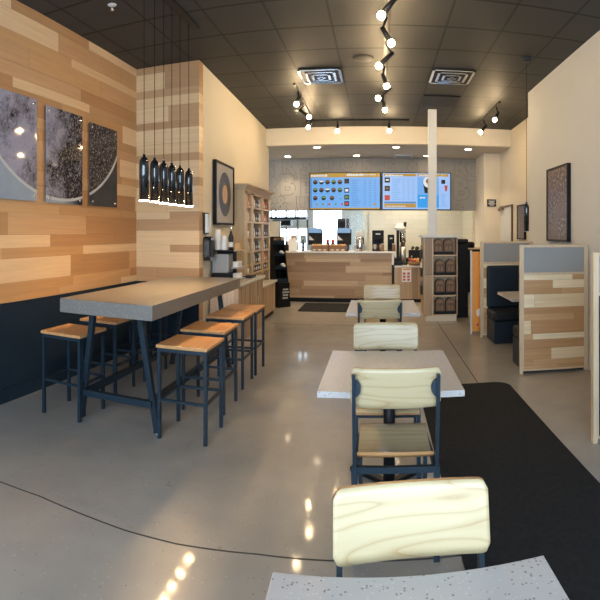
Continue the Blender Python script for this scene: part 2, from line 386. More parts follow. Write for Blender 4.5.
def dup(root, loc, rz=None, label=None, group=None, scale=None):
    r = root.copy(); COL.objects.link(r); r.location = loc
    if rz is not None: r.rotation_euler = (0, 0, rz)
    if scale: r.scale = scale
    if label: r['label'] = label
    if group: r['group'] = group
    for ch in list(root.children):
        c = ch.copy(); COL.objects.link(c); c.parent = r
        for g in list(ch.children):
            d = g.copy(); COL.objects.link(d); d.parent = c
    return r

# ============================================================ THE SETTING
CZ = 3.84
struct(MB().box(-5.2, 3.4, -1.9, 16.3, -0.12, 0, 'floor').build('floor'))
# saw-cut joints in the slab
jb = MB()
pts = [(-3.2, 2.34), (-2.2, 2.33), (-1.9, 2.36), (-1.3, 2.345), (-1.0, 2.36), (-0.6, 2.41), (0.0, 2.43), (0.41, 2.44)]
for a, b in zip(pts, pts[1:]):
    jb.bar((a[0], a[1], 0.0008), (b[0]+0.004, b[1], 0.0008), 0.010, 0.0012, 'joint')
struct(jb.build('trim_1'))
struct(MB().box(1.045, 1.055, 5.15, 10.4, 0, 0.0014, 'joint').build('trim_2'))
struct(MB().box(-1.9, 2.9, 8.545, 8.555, 0, 0.0014, 'joint').build('trim_3'))
struct(MB().box(-3.35, 3.4, -1.9, 10.6, CZ, CZ+0.12, 'ceiling').build('ceiling'))
# left side: plank wall with a dark wainscot
wl = struct(MB().box(-3.35, -3.2, -1.9, 6.1, 0, CZ, 'wall_planks_left').build('wall_left'))
struct(MB().box(-3.2, -3.185, -1.6, 6.1, 0.0, 0.93, 'navy_panel').build('trim_4'))
struct(MB().box(-3.185, -3.17, -1.6, 6.085, 0.0, 0.13, 'navy_trim').build('baseboard_left'))
struct(MB().box(-3.35, -2.28, 6.1, 6.25, 0, CZ, 'wall_planks_back').build('wall_back_left'))
struct(MB().box(-3.185, -2.28, 6.085, 6.1, 0.0, 0.93, 'navy_panel').build('trim_5'))
# cream wall running back to the kitchen, very slightly skewed
struct(MB().prism([(-2.28, 6.102), (-2.42, 10.9), (-2.60, 10.9), (-2.60, 6.25), (-2.28-.04, 6.25), (-2.28-.004, 6.102)], 'Z', 0, CZ, 'cream_paint').build('wall_left_far'))
# right side
struct(MB().box(2.38, 2.9, -1.9, 7.69, 0, CZ, 'right_paint').build('wall_right'))
struct(MB().box(2.89, 3.05, 7.69, 10.95, 0, CZ, 'cream_paint').box(2.89, 3.05, 10.95, 11.6, 0, 3.47, 'cream_paint').build('wall_right_far'))
struct(MB().box(2.50, 3.05, 11.6, 12.75, 0, 3.47, 'cream_paint').build('wall_column'))
# soffit, lower ceiling, papered bulkhead
struct(MB().box(-2.42, 2.89, 10.6, 10.75, 3.47, CZ, 'soffit_paint').build('trim_6'))
struct(MB().box(-5.0, 3.05, 10.75, 12.95, 3.47, 3.6, 'low_ceiling_paint').build('ceiling'))
bw = struct(MB().box(-5.0, 2.5, 12.6, 12.75, 2.15, 3.47, 'wallpaper').build('wall_over_counter'))
# outlines of letters printed on the wallpaper
def glyph(ch, x, z, size):
    c = bpy.data.curves.new('letter_outline', 'FONT'); c.body = ch; c.size = size; c.fill_mode = 'NONE'; c.bevel_depth = 0.0045; c.offset = 0.045*size; c.bevel_resolution = 1
    o = bpy.data.objects.new('tmp', c); COL.objects.link(o)
    dg = bpy.context.evaluated_depsgraph_get(); me = bpy.data.meshes.new_from_object(o.evaluated_get(dg)); bpy.data.objects.remove(o)
    me.materials.clear(); me.materials.append(M['wallpaper_line'])
    q = bpy.data.objects.new('letter_outline', me); COL.objects.link(q); q.parent = bw
    q.location = (x, 12.597, z); q.rotation_euler = (pi/2, 0, 0); struct(q)
for ch, x, z, sz in (('8', -2.95, 2.50, 0.75), ('B', -2.52, 2.58, 0.72), ('E', -1.98, 2.52, 0.62), ('&', -2.62, 2.16, 0.50), ('S', -2.92, 3.02, 0.60), ('R', -2.45, 3.10, 0.55), ('3', -1.98, 3.08, 0.62), ('U', -2.08, 2.17, 0.45),
                     ('B', 1.90, 2.45, 0.75), ('R', 1.93, 3.06, 0.6), ('E', 2.25, 2.95, 0.6), ('a', 1.98, 2.18, 0.42), ('D', -1.5, 3.13, 0.5), ('O', -0.95, 3.15, 0.5), ('S', -0.4, 3.13, 0.5), ('B', 0.15, 3.13, 0.5), ('8', 0.75, 3.13, 0.5), ('G', 1.3, 3.13, 0.5), ('e', -2.2, 2.9, 0.3), ('&', -2.9, 2.18, 0.4)):
    glyph(ch, x, z, sz)
# shop front behind the camera
wf = MB()
wf.box(-3.2, -2.85, -1.75, -1.6, 0, CZ, 'right_paint').box(1.95, 2.38, -1.75, -1.6, 0, CZ, 'right_paint').box(-2.85, 1.95, -1.75, -1.6, 3.15, CZ, 'right_paint').box(-2.85, 1.95, -1.75, -1.6, 0, 0.35, 'right_paint')
struct(wf.build('wall_front'))
for k, (x0, x1) in enumerate(((-2.85, -0.45), (-0.45, 1.95))):
    f = MB()
    f.box(x0, x1, -1.71, -1.65, 0.35, 0.41, 'alu_frame').box(x0, x1, -1.71, -1.65, 3.09, 3.15, 'alu_frame')
    f.box(x0, x0+0.05, -1.71, -1.65, 0.41, 3.09, 'alu_frame').box(x1-0.05, x1, -1.71, -1.65, 0.41, 3.09, 'alu_frame')
    fo = struct(f.build('window_%d' % (k+1)))
    struct(MB().box(x0+0.05, x1-0.05, -1.684, -1.676, 0.41, 3.09, 'pane_glass').build('window_pane', fo))
# kitchen shell
struct(MB().box(-5.0, -4.85, 10.9, 16.0, 0, 2.8, 'cream_paint').build('wall_kitchen_left'))
struct(MB().box(-4.85, -2.6, 10.9, 11.05, 0, 3.47, 'cream_paint').build('wall_kitchen_near'))
struct(MB().box(-5.0, 3.05, 12.75, 16.2, 2.8, 2.92, 'low_ceiling_paint').build('ceiling'))
struct(MB().box(-0.42, 2.52, 14.3, 14.45, 0, 2.8, 'wall_tiles').build('wall_back'))
struct(MB().box(2.44, 2.6, 12.75, 14.3, 0, 2.8, 'wall_tiles').build('wall_kitchen_right'))
wb = MB()
wb.box(-5.0, -3.75, 16, 16.15, 0, 2.8, 'kitchen_grey').box(-2.25, -2.12, 16, 16.15, 0, 2.8, 'kitchen_grey').box(-1.12, 0.0, 16, 16.15, 0, 2.8, 'kitchen_grey')
wb.box(-3.75, -2.25, 16, 16.15, 0, 0.9, 'kitchen_grey').box(-2.12, -1.12, 16, 16.15, 0, 0.9, 'kitchen_grey').box(-3.75, -1.12, 16, 16.15, 2.55, 2.8, 'kitchen_grey')
struct(wb.build('wall_kitchen_back'))
for k, (x0, x1, mull) in enumerate(((-3.75, -2.25, (-3.35, -3.0, -2.62)), (-2.12, -1.12, ()))):
    f = MB()
    f.box(x0, x1, 16.02, 16.08, 0.9, 0.95, 'alu_frame').box(x0, x1, 16.02, 16.08, 2.5, 2.55, 'alu_frame')
    for x in (x0, x1-0.05) + mull: f.box(x, x+0.05, 16.02, 16.08, 0.95, 2.5, 'alu_frame')
    if mull: f.box(x0, x1, 16.02, 16.08, 1.70, 2.02, 'kitchen_grey')
    fo = struct(f.build('window_%d' % (k+3)))
    struct(MB().box(x0+0.05, x1-0.05, 16.046, 16.054, 0.95, 2.5, 'pane_glass').build('window_pane', fo))
# restroom door and its frame in the far right wall
d = struct(MB().box(2.87, 2.888, 10.47, 11.5, 0, 2.16, 'right_paint').build('door_1'))
struct(MB().box(2.85, 2.889, 10.43, 10.47, 0, 2.20, 'hutch_dark').box(2.85, 2.889, 10.47, 11.5, 2.16, 2.20, 'hutch_dark').box(2.81, 2.85, 11.1, 11.5, 2.10, 2.155, 'hutch_dark').build('door_frame', d))

# ============================================================ CEILING FITTINGS
def vent(x0, y0, label):
    t = thing('air_vent', label, 'air vent', (x0+0.31, y0+0.34, CZ), group='square metal ceiling diffusers')
    MB().box(-0.29, 0.29, -0.32, 0.32, -0.012, -0.006, 'black_plastic').build('backing', t)
    f = MB()
    for i, r in enumerate((0.30, 0.215, 0.135, 0.06)):
        s2, z = r*1.07, -0.014-0.006*i
        for a in ((-r, r, -s2, -s2+0.035), (-r, r, s2-0.035, s2), (-r, -r+0.035, -s2, s2), (r-0.035, r, -s2, s2)):
            f.box(a[0], a[1], a[2], a[3], z-0.008, z, 'chrome')
    f.build('louvre', t)
    return t
vent(-1.12, 6.77, 'square louvred metal ceiling vent left of the central track')
vent(0.74, 6.77, 'square louvred metal ceiling vent above and in front of the white pole')
tag(MB().box(0.75, 1.35, 8.13, 8.79, CZ-0.02, CZ-0.001, 'black_plastic').build('access_panel'), 'dark flat ceiling panel beside the top of the white pole', 'ceiling panel')
tag(MB().lathe([(0.001, -0.02), (0.10, -0.02), (0.13, -0.012), (0.14, 0.0)], 'speaker_grey', (-0.19, 6.43, CZ), 28).build('ceiling_speaker'), 'round flush grey loudspeaker in the dark ceiling beside the central track', 'speaker')
def sprinkler(x, y, z, label):
    t = thing('fire_sprinkler', label, 'sprinkler', (x, y, z))
    MB().lathe([(0.001, -0.012), (0.03, -0.012), (0.045, 0)], 'white_enamel').build('cover_plate', t)
    MB().cyl((0, 0, -0.012), (0, 0, -0.05), 0.008, 'chrome', n=8).cyl((0, 0, -0.05), (0, 0, -0.054), 0.02, 'chrome', n=12).build('spray_head', t)
sprinkler(-2.50, 4.25, CZ, 'small white fire sprinkler in the dark ceiling near the plank wall')
sprinkler(-1.50, 9.10, CZ, 'small white fire sprinkler in the ceiling below the left track light')

def head(parent, at, aim, m='bulb_glow'):
    """socket on a short arm with a bare glowing bulb; at = point on the rail"""
    h = MB(); p = Vector(at); q = Vector(aim); k = p + Vector((0, 0, -0.10)) + (p-q).normalized()*0.0
    k = Vector((p.x - (q.x-p.x)*0.9, p.y, (p.z*0.55+q.z*0.45)))
    h.cyl(p, k, 0.012, 'black_metal', n=8)
    d_ = (q-k).normalized()
    h.cyl(k - d_*0.02, q - d_*0.028, 0.024, 'black_metal', r1=0.031, n=12)
    o = h.build('lamp_head', parent)
    MB().ball(q, 0.037, m, 14).build('bulb', o)
def track(p0, p1, heads, label):
    t = thing('track_light', label, 'track light', (p0[0], p0[1], CZ))
    L = (p1[0]-p0[0], p1[1]-p0[1])
    MB().bar((0, 0, -0.02), (L[0], L[1], -0.02), 0.036, 0.036, 'black_metal').build('rail', t)
    for rx, ry, bx_, by_, bz in heads:
        head(t, (rx-p0[0], ry-p0[1], -0.038), (bx_-p0[0], by_-p0[1], bz-CZ))
X = 0.09
track((X, 3.5), (X, 8.6), [(X, 4.05, 0.16, 4.0, 3.52), (X, 4.50, 0.03, 4.50, 3.55), (X, 5.14, 0.135, 5.16, 3.55), (X, 5.85, 0.01, 5.87, 3.55), (X, 6.66, 0.115, 6.68, 3.55), (X, 7.26, 0.0, 7.28, 3.55), (X, 7.97, 0.11, 7.99, 3.55)],
      'long black ceiling track light running away down the middle with zigzag bulbs')
track((-1.43, 9.9), (0.62, 9.9), [(-0.80, 9.9, -0.80, 9.82, 3.59), (0.22, 9.9, 0.22, 9.82, 3.59)], 'black ceiling track light lying crosswise before the pale soffit with two bulbs')
track((-1.25, 7.4), (-1.30, 9.7), [(-1.25, 7.75, -1.27, 7.72, 3.60), (-1.27, 8.55, -1.19, 8.57, 3.59), (-1.29, 9.45, -1.32, 9.4, 3.59)], 'black ceiling track light with three bulbs left of the central one')
track((2.06, 8.3), (2.06, 10.2), [(2.06, 8.55, 2.02, 8.50, 3.56), (2.06, 9.65, 2.0, 9.62, 3.56)], 'short black ceiling track light with two bulbs over the right side')
# round downlights in the lower ceiling
def down(x, y, label):
    t = thing('recessed_downlight', label, 'ceiling light', (x, y, 3.47), group='round recessed lights in the lower ceiling')
    MB().lathe([(0.075, -0.001), (0.075, -0.008), (0.10, -0.008), (0.10, -0.001)], 'white_enamel', n=24).build('trim_ring', t)
    MB().lathe([(0.001, -0.005), (0.074, -0.005)], 'down_glow', n=24).build('lamp_disc', t)
    l = bpy.data.lights.new('downlight_beam', 'SPOT'); l.energy = 75; l.color = WARM; l.spot_size = radians(100); l.spot_blend = 0.8; l.shadow_soft_size = 0.05
    o = bpy.data.objects.new('downlight_beam', l); COL.objects.link(o); o.location = (0, 0, -0.02); o.parent = t
for x, y, lb in ((-1.34, 10.95, 'front row, just left of the menu boards'), (0.40, 11.0, 'front row, over the right end of the long counter'), (2.02, 11.1, 'front row, furthest right, near the column'),
                 (-2.22, 12.15, 'back row, furthest left, above the letter wallpaper'), (-0.52, 12.2, 'back row, above the left menu board'), (1.20, 12.2, 'back row, partly behind the white pole')):
    down(x, y, 'round recessed warm ceiling light, ' + lb)
t = thing('ceiling_grille', 'small white air grille in the lower ceiling over the right menu board', 'air vent', (0.62, 12.2, 3.47))
g = MB().box(-0.21, 0.21, -0.18, 0.18, -0.03, -0.001, 'white_enamel'); g.build('frame', t)
g = MB(); [g.box(-0.19, 0.19, y-0.008, y+0.008, -0.036, -0.030, 'grey_plastic') for y in [-0.14+0.04*k for k in range(8)]]; g.pieces('slat', t)

# ============================================================ PENDANTS
tag(MB().box(-2.01, -1.91, 3.70, 5.10, CZ-0.03, CZ, 'black_metal').build('pendant_canopy', bevel=0.004), 'long black ceiling bar that carries the six pendant cords', 'light mount')
def pendant(loc, ztop, zbot, label, group=None, rad=0.043, gm='pendant_glow'):
    t = thing('pendant_lamp', label, 'pendant lamp', loc, 0, group); L = ztop-zbot
    MB().cyl((0, 0, 0), (0, 0, -(loc[2]-ztop)), 0.003, 'black_plastic', n=6).build('cord', t)
    z0 = zbot-loc[2]; zt = ztop-loc[2]; r = rad
    MB().lathe([(r-0.006, z0), (r, z0), (r, zt-0.06), (r*0.93, zt-0.035), (r*0.7, zt-0.014), (r*0.35, zt-0.002), (0.013, zt), (0.013, zt+0.02), (0.001, zt+0.02)], 'black_gloss', n=24).build('lamp_shade', t)
    MB().lathe([(0.001, z0+0.006), (r-0.008, z0+0.006), (r-0.007, z0-0.001), (r-0.0005, z0-0.005), (r-0.0005, z0-0.0005)], gm, n=20).build('glowing_diffuser', t)
    MB().ball((0, 0, zt+0.026), 0.009, 'chrome', 10).build('cord_grip', t)
    return t
nm = ['nearest of the row of six', 'second nearest of the six', 'third nearest of the six', 'fourth nearest of the six', 'fifth nearest of the six', 'furthest of the row of six']
for k, y in enumerate((3.88, 4.09, 4.29, 4.48, 4.69, 4.93)):
    o = pendant((-1.96, y, CZ-0.03), 2.255, 1.875, 'x', None) if k == 0 else dup(P0, (-1.96, y, CZ-0.03))
    if k == 0: P0 = o
    o['label'] = 'black glass tube pendant lamp over the bar table, ' + nm[k]; o['group'] = 'pendant lamps over the bar table'
tag(MB().lathe([(0.001, -0.045), (0.05, -0.045), (0.062, -0.03), (0.062, 0)], 'dark_grey', (1.885, 6.16, CZ), 20).build('pendant_ceiling_rose'), 'small round dark mount on the ceiling above the booth pendant', 'light mount')
pendant((1.885, 6.16, CZ-0.045), 1.965, 1.61, 'single dark tube pendant lamp hanging over the booth on the right', None, 0.034, 'light_grey')

# ============================================================ WALL ART
def aprint(y0, y1, z0, z1, label):
    o = MB().box(-3.178, -3.168, y0, y1, z0, z1, 'coffee_print').build('acrylic_print'); tag(o, label, 'wall art', 'three glossy prints on the plank wall')
    for y in (y0+0.05, y1-0.05):
        for z in (z0+0.05, z1-0.05):
            MB().cyl((-3.2, y, z), (-3.162, y, z), 0.014, 'chrome', n=12).build('standoff_bolt', o)
aprint(3.15, 3.90, 1.91, 2.93, 'glossy print of pale steam over the left edge of the round pan')
aprint(4.06, 4.72, 1.905, 2.91, 'glossy middle print of dark speckled grounds in a round pan')
aprint(4.88, 5.51, 1.91, 2.88, 'glossy print nearest the corner, showing the right rim of the pan')
# framed print on the cream wall (wall runs along (-2.30,6.86)-(-2.335,7.92))
ang = atan2(0.14, 4.798)
t = thing('framed_picture', 'black framed picture of grey rings around a tan disc on the cream wall', 'wall art', (-2.300, 7.17, 2.165), ang)
MB().box(-0.0, 0.05, -0.50, -0.47, -0.46, 0.46, 'black_plastic').box(0, 0.05, 0.47, 0.50, -0.46, 0.46, 'black_plastic').box(0, 0.05, -0.47, 0.47, 0.43, 0.46, 'black_plastic').box(0, 0.05, -0.47, 0.47, -0.46, -0.43, 'black_plastic').build('frame', t)
MB().box(0.0, 0.035, -0.47, 0.47, -0.43, 0.43, 'ring_print').build('print', t)
def rpic(x, y0, y1, z0, z1, label):
    t = thing('framed_picture', label, 'wall art', (x, (y0+y1)/2, (z0+z1)/2)); a, h = (y1-y0)/2, (z1-z0)/2
    MB().box(-0.05, 0, -a, -a+0.025, -h, h, 'black_plastic').box(-0.05, 0, a-0.025, a, -h, h, 'black_plastic').box(-0.05, 0, -a+0.025, a-0.025, h-0.025, h, 'black_plastic').box(-0.05, 0, -a+0.025, a-0.025, -h, -h+0.025, 'black_plastic').build('frame', t)
    MB().box(-0.04, 0, -a+0.025, a-0.025, -h+0.025, h-0.025, 'brown_print').build('print', t)
rpic(2.38, 5.86, 6.66, 1.475, 2.475, 'brown speckled picture in a deep black frame on the near right wall')
rpic(2.89, 9.45, 9.97, 1.45, 2.15, 'small dark framed picture beyond the wall corner behind the booth pendant')
# restroom sign on the column
t = thing('wall_sign', 'small black sign with white lines of text on the cream column', 'sign', (2.68, 11.6, 2.29))
MB().box(-0.11, 0.11, -0.015, 0, -0.085, 0.085, 'sign_black').build('plate', t)
s_ = MB()
for z, w_ in ((0.045, 0.16), (0.015, 0.12), (-0.02, 0.17), (-0.05, 0.10)): s_.box(-w_/2, w_/2, -0.018, -0.015, z-0.007, z+0.007, 'paper_white')
s_.build('lettering', t)

# ============================================================ MENU BOARDS
def board(x0, x1, z0, z1, label):
    t = thing('menu_board', label, 'menu screen', ((x0+x1)/2, 12.46, z0), group='lit menu screens')
    w_, h = (x1-x0)/2, z1-z0
    MB().box(-w_, w_, 0, 0.08, 0, h, 'black_plastic').build('bezel', t)
    MB().box(-0.3, 0.3, 0.08, 0.12, 0.3, 0.6, 'black_metal').build('wall_bracket', t)
    return t, w_, h
t, w_, h = board(-1.72, 0.065, 2.15, 3.09, 'left lit menu screen with rows of small food pictures')
s_ = MB(); y = -0.004
def R(x, z, a, b, m, dy=0.0): s_.box(x, x+a, y-dy, y+0.004-dy if dy else 0, z, z+b, m)
R(-w_+0.02, 0.02, 2*w_-0.04, h-0.04, 'screen_blue')
L0 = -w_+0.02
R(L0, h-0.125, 2*w_-0.04, 0.105, 'screen_orange', .004); R(L0, 0.02, 2*w_-0.04, 0.035, 'screen_orange', .004)
R(L0+0.01, 0.05, 0.03, 0.75, 'screen_line', .004)
def words(x, z, n, sx, hh, m, gap=0.012):
    for k in range(n):
        a = sx*random.uniform(0.6, 1.3); R(x, z, a, hh*random.uniform(.75, 1), m, .008); x += a+gap
words(L0+0.02, h-0.105, 7, 0.055, 0.06, 'screen_white', 0.016); words(L0+0.92, h-0.09, 8, 0.045, 0.055, 'screen_white'); words(L0+1.36, h-0.075, 6, 0.04, 0.025, 'screen_white')
def dish(x, z, r, top):
    s_.cyl((x, y-0.004, z), (x, y-0.007, z), r, 'screen_dark', n=14)
    vs = [(x+r*0.95*cos(pi*2*k/14), y-0.010, z+r*0.35+r*0.42*sin(pi*2*k/14)) for k in range(14)]; s_.add(vs, [tuple(range(14))], top)
for r_, z in enumerate((0.70, 0.50, 0.30)):
    for k in range(5 if r_ < 2 else 4):
        dish(L0+0.13+k*(0.155 if r_ < 2 else 0.21), z, 0.058 if not (r_ == 2 and k == 3) else 0.02, ('screen_food', 'screen_green', 'screen_food', 'screen_white')[(k*3+r_) % 4])
        words(L0+0.08+k*0.155, z-0.085, 2, 0.04, 0.012, 'screen_line')
for k, m in enumerate(('screen_orange', 'screen_green', 'screen_red', 'screen_green', 'screen_red')): R(L0+0.14+k*0.16, 0.12, 0.045, 0.05, m, .004)
R(L0+0.43, 0.06, 0.008, 0.16, 'screen_line', .004)
for z, m in ((0.66, 'screen_dark'), (0.43, 'screen_white'), (0.26, 'screen_green'), (0.10, 'screen_red')): R(L0+0.86, z, 0.12, 0.12, 'screen_dark', .004); R(L0+0.88, z+0.03, 0.08, 0.06, m, .008)
for k in range(15):
    z = 0.74-0.045*k
    R(L0+1.04, z, random.uniform(.12, .24), 0.013, 'screen_line', .004)
    for q in range(3): R(L0+1.34+q*0.13, z, 0.06, 0.013, 'screen_line', .004)
R(L0+1.58, 0.12, 0.07, 0.05, 'screen_orange', .008)
s_.build('screen', t)
t, w_, h = board(0.095, 1.83, 2.15, 3.09, 'right lit menu screen with a large iced drink picture, partly behind the pole')
s_ = MB(); L0 = -w_+0.02
R(L0, 0.02, 2*w_-0.04, h-0.04, 'screen_pale')
R(L0+0.03, h-0.10, 0.80, 0.065, 'screen_orange', .004); R(L0+0.87, h-0.10, 0.60, 0.065, 'screen_orange', .004); R(L0+1.48, h-0.10, 0.17, 0.065, 'screen_orange', .004)
R(L0+0.04, 0.06, 0.79, 0.10, 'screen_orange', .004); R(L0+0.04, 0.165, 0.79, 0.045, 'screen_line', .004)
words(L0+0.06, h-0.095, 8, 0.05, 0.035, 'screen_white'); words(L0+0.08, 0.085, 9, 0.05, 0.02, 'screen_white'); words(L0+0.9, h-0.085, 6, 0.05, 0.03, 'screen_white')
for z, m in ((0.68, 'screen_white'), (0.47, 'screen_food'), (0.24, 'screen_red')): R(L0+0.05, z, 0.13, 0.13, 'screen_dark', .004) if m != 'screen_red' else R(L0+0.05, z, 0.13, 0.13, m, .004); R(L0+0.08, z+0.05, 0.07, 0.035, m, .008)
for k in range(13):
    z = 0.76-0.042*k
    R(L0+0.24, z, random.uniform(.12, .22), 0.012, 'screen_blue', .004)
    for q in range(3): R(L0+0.50+q*0.12, z, 0.05, 0.012, 'screen_blue', .004)
R(L0+0.87, 0.06, 0.54, 0.32, 'screen_cyan', .004); R(L0+0.87, 0.38, 0.54, 0.44, 'screen_blue', .004)
words(L0+0.93, 0.29, 2, 0.05, 0.035, 'screen_white')
s_.prism([(L0+1.0, 0.74), (L0+1.30, 0.74), (L0+1.22, 0.42), (L0+1.05, 0.42)], 'Y', y-0.009, y-0.012, 'screen_dark')
s_.cyl((L0+1.15, y-0.010, 0.70), (L0+1.15, y-0.014, 0.70), 0.14, 'screen_white', n=20); s_.cyl((L0+1.15, y-0.015, 0.72), (L0+1.15, y-0.017, 0.72), 0.07, 'screen_food', n=16)
R(L0+1.47, 0.66, 0.10, 0.10, 'screen_dark', .004); s_.prism([(L0+1.55, 0.62), (L0+1.63, 0.62), (L0+1.61, 0.47), (L0+1.57, 0.47)], 'Y', y-0.009, y-0.012, 'screen_red')
for k in range(9): R(L0+1.47, 0.40-0.038*k, random.uniform(.08, .16), 0.012, 'screen_blue', .004)
s_.build('screen', t)

# ============================================================ COUNTERS
t = thing('order_counter', 'long service counter faced with mixed brown planks and a pale top', 'counter', (-0.88, 11.3, 0))
MB().box(-1.24, 1.19, 0.0, 0.62, 0.10, 1.12, 'counter_planks').build('body', t)
MB().box(-1.20, 1.15, 0.05, 0.60, 0, 0.10, 'black_plastic').build('kick_plate', t)
MB().box(-1.28, 1.24, -0.04, 0.66, 1.12, 1.16, 'quartz_white').box(1.19, 1.24, -0.03, 0.62, 0.86, 1.12, 'quartz_white').build('countertop', t, bevel=0.004)
MB().box(1.19, 1.215, -0.01, 0.62, 0.10, 0.86, 'dark_grey').build('end_strip', t)
t = thing('pickup_counter', 'lower service counter of vertical planks between long counter and pole unit', 'counter', (0.70, 11.3, 0))
MB().box(-0.33, 0.40, 0.0, 0.62, 0.08, 0.80, 'slat_planks_x').build('body', t)
MB().box(-0.33, 0.40, 0.04, 0.60, 0, 0.08, 'black_plastic').build('kick_plate', t)
MB().box(-0.335, 0.44, -0.04, 0.66, 0.80, 0.84, 'quartz_white').build('countertop', t, bevel=0.004)
t = thing('menu_card', 'small white card with red print fixed to the lower counter front', 'sign', (0.645, 11.3, 0.63))
MB().box(-0.105, 0.105, -0.015, 0, -0.16, 0.16, 'paper_white').build('card', t)
c_ = MB().box(-0.09, 0.09, -0.018, -0.015, 0.11, 0.145, 'orange_board')
for x in (-0.055, 0.045):
    for z in (0.04, -0.03, -0.10): c_.box(x-0.03, x+0.03, -0.018, -0.015, z-0.02, z+0.015, 'paper_red'); c_.box(x-0.03, x+0.03, -0.018, -0.015, z-0.034, z-0.026, 'sign_black')
c_.build('printing', t)
tag(MB().prism(rr(-1.62, 0.2, 9.95, 11.1, 0.05), 'Z', 0, 0.012, 'mat_rubber').build('floor_mat'), 'black rubber mat on the floor before the long service counter', 'floor mat')
tag(MB().prism(rr(0.41, 1.36, 1.93, 5.16, 0.16, 8), 'Z', 0, 0.012, 'mat_rubber').build('floor_mat', bevel=0.004), 'long black rubber-backed mat beside the square tables on the right', 'floor mat')

# ------ things on the service counter
CT = 1.16
def pos(x, label):
    t = thing('cash_register', label, 'register', (x, 11.62, CT), group='two dark registers on the long counter')
    MB().box(-0.10, 0.10, -0.10, 0.12, 0, 0.03, 'black_plastic').cyl((0, 0.05, 0.03), (0, 0.02, 0.22), 0.03, 'black_plastic', n=12).build('stand', t)
    b_ = MB().box(-0.17, 0.17, -0.02, 0.03, 0.14, 0.50, 'black_plastic', Matrix.Rotation(-0.15, 3, 'X')); b_.build('screen_housing', t, bevel=0.006)
    MB().box(-0.15, 0.15, -0.045, -0.02, 0.42, 0.53, 'pos_screen', Matrix.Rotation(-0.15, 3, 'X')).build('customer_display', t)
    MB().prism([(-0.14, 0.25), (-0.02, 0.30-0.05), (-0.14, 0.36)], 'Y', -0.062, -0.06, 'light_grey').build('sticker', t)
    return t
a = pos(-1.46, 'dark register with blue-lit top, left one on the long counter')
dup(a, (-0.79, 11.62, CT), None, 'dark register with blue-lit top, right one on the long counter')
def basket(x, label):
    t = thing('pastry_box', label, 'snack box', (x, 11.42, CT), group='kraft snack boxes on the long counter')
    MB().box(-0.195, 0.195, -0.09, 0.09, 0, 0.13, 'kraft').build('tray', t, bevel=0.006)
    s_ = MB(); random.seed(int(x*100))
    for k in range(7): s_.ball((-0.16+0.053*k, random.uniform(-.03, .03), 0.135), 0.03, 'snack_tan', 8)
    s_.build('snack_pile', t)
    l_ = MB(); [l_.box(q-0.035, q+0.035, -0.094, -0.09, 0.02, 0.045, 'label_white') for q in (-0.12, 0, 0.12)]; l_.pieces('label_strip', t)
    return t
a = basket(-1.33, 'brown snack box in front of the left register on the counter')
dup(a, (-0.92, 11.42, CT), None, 'brown snack box in front of the right register on the counter')
for x, lb in ((-1.17, 'left'), (-1.05, 'right')):
    t = thing('lidded_jar', 'small jar with a red lid between the two registers, %s one' % lb, 'jar', (x, 11.60, CT))
    MB().cyl((0, 0, 0), (0, 0, 0.20), 0.045, 'dark_grey', n=14).build('jar_body', t); MB().ball((0, 0, 0.235), 0.042, 'red_fruit', 12).build('lid', t)
t = thing('paper_bag', 'crumpled white paper bag on the left end of the long counter', 'paper bag', (-2.0, 11.55, CT))
MB().prism([(-0.09, 0), (0.10, 0), (0.13, 0.20), (0.06, 0.30), (-0.02, 0.27), (-0.08, 0.32), (-0.11, 0.16)], 'Y', -0.05, 0.05, 'paper_white').build('bag_body', t, bevel=0.012)
MB().ball((0.0, 0, 0.33), 0.045, 'snack_tan', 10).ball((0.08, 0.0, 0.28), 0.03, 'snack_tan', 8).build('contents', t)
for x, lb, hh in ((-2.13, 'squat dark grinder left of the paper bag', 0.20), (-1.74, 'slim dark bottle left of the left register', 0.27)):
    t = thing('dark_canister', lb, 'canister', (x, 11.52, CT)); r = 0.06 if hh < .25 else 0.03
    MB().lathe([(0.001, 0), (r, 0), (r, hh*0.65), (r*0.45, hh*0.8), (r*0.45, hh)], 'black_plastic', n=16).build('vessel', t); MB().cyl((0, 0, hh), (0, 0, hh+0.03), r*0.5, 'steel', n=12).build('cap', t)
t = thing('drink_dispenser', 'shiny steel urn with a white lid right of the registers', 'dispenser', (-0.42, 11.55, CT))
MB().lathe([(0.001, 0), (0.09, 0), (0.10, 0.05), (0.10, 0.28), (0.08, 0.33), (0.001, 0.34)], 'chrome', n=20).build('urn', t)
MB().box(-0.09, 0.09, -0.05, 0.05, 0.34, 0.46, 'light_grey').build('lid', t, bevel=0.01); MB().cyl((0, -0.10, 0.06), (0, -0.14, 0.05), 0.012, 'black_plastic', n=8).build('tap', t)
for x, k in ((-0.52, 'left'), (-0.33, 'right')):
    t = thing('stacked_glasses', 'stack of shiny tumblers just %s of the steel urn' % k, 'tumblers', (x, 11.42, CT)); g = MB()
    for q in range(3): g.lathe([(0.026, q*0.045), (0.032, q*0.045+0.07)], 'steel', n=12)
    g.pieces('tumbler', t)
def brewer(x, w_, hh, label, y=11.6, glow=True):
    t = thing('coffee_brewer', label, 'coffee machine', (x, y, CT))
    MB().box(-w_/2, w_/2, 0.02, 0.22, 0, hh, 'black_plastic').box(-w_/2, w_/2, -0.12, 0.02, hh-0.22, hh, 'black_plastic').box(-w_/2, w_/2, -0.12, 0.02, 0, 0.03, 'black_plastic').build('body', t, bevel=0.012)
    if w_ > 0.2:
        for q in (-w_/4, w_/4):
            MB().lathe([(0.001, 0.03), (0.055, 0.03), (0.06, 0.10), (0.04, 0.16)], 'steel', (q, -0.05, 0), 14).build('carafe', t)
    MB().box(-w_*0.2, w_*0.2, -0.124, -0.12, hh-0.10, hh-0.07, 'light_grey').build('badge', t)
    return t
brewer(0.0, 0.27, 0.48, 'wide black coffee machine with carafes at the right of the counter')
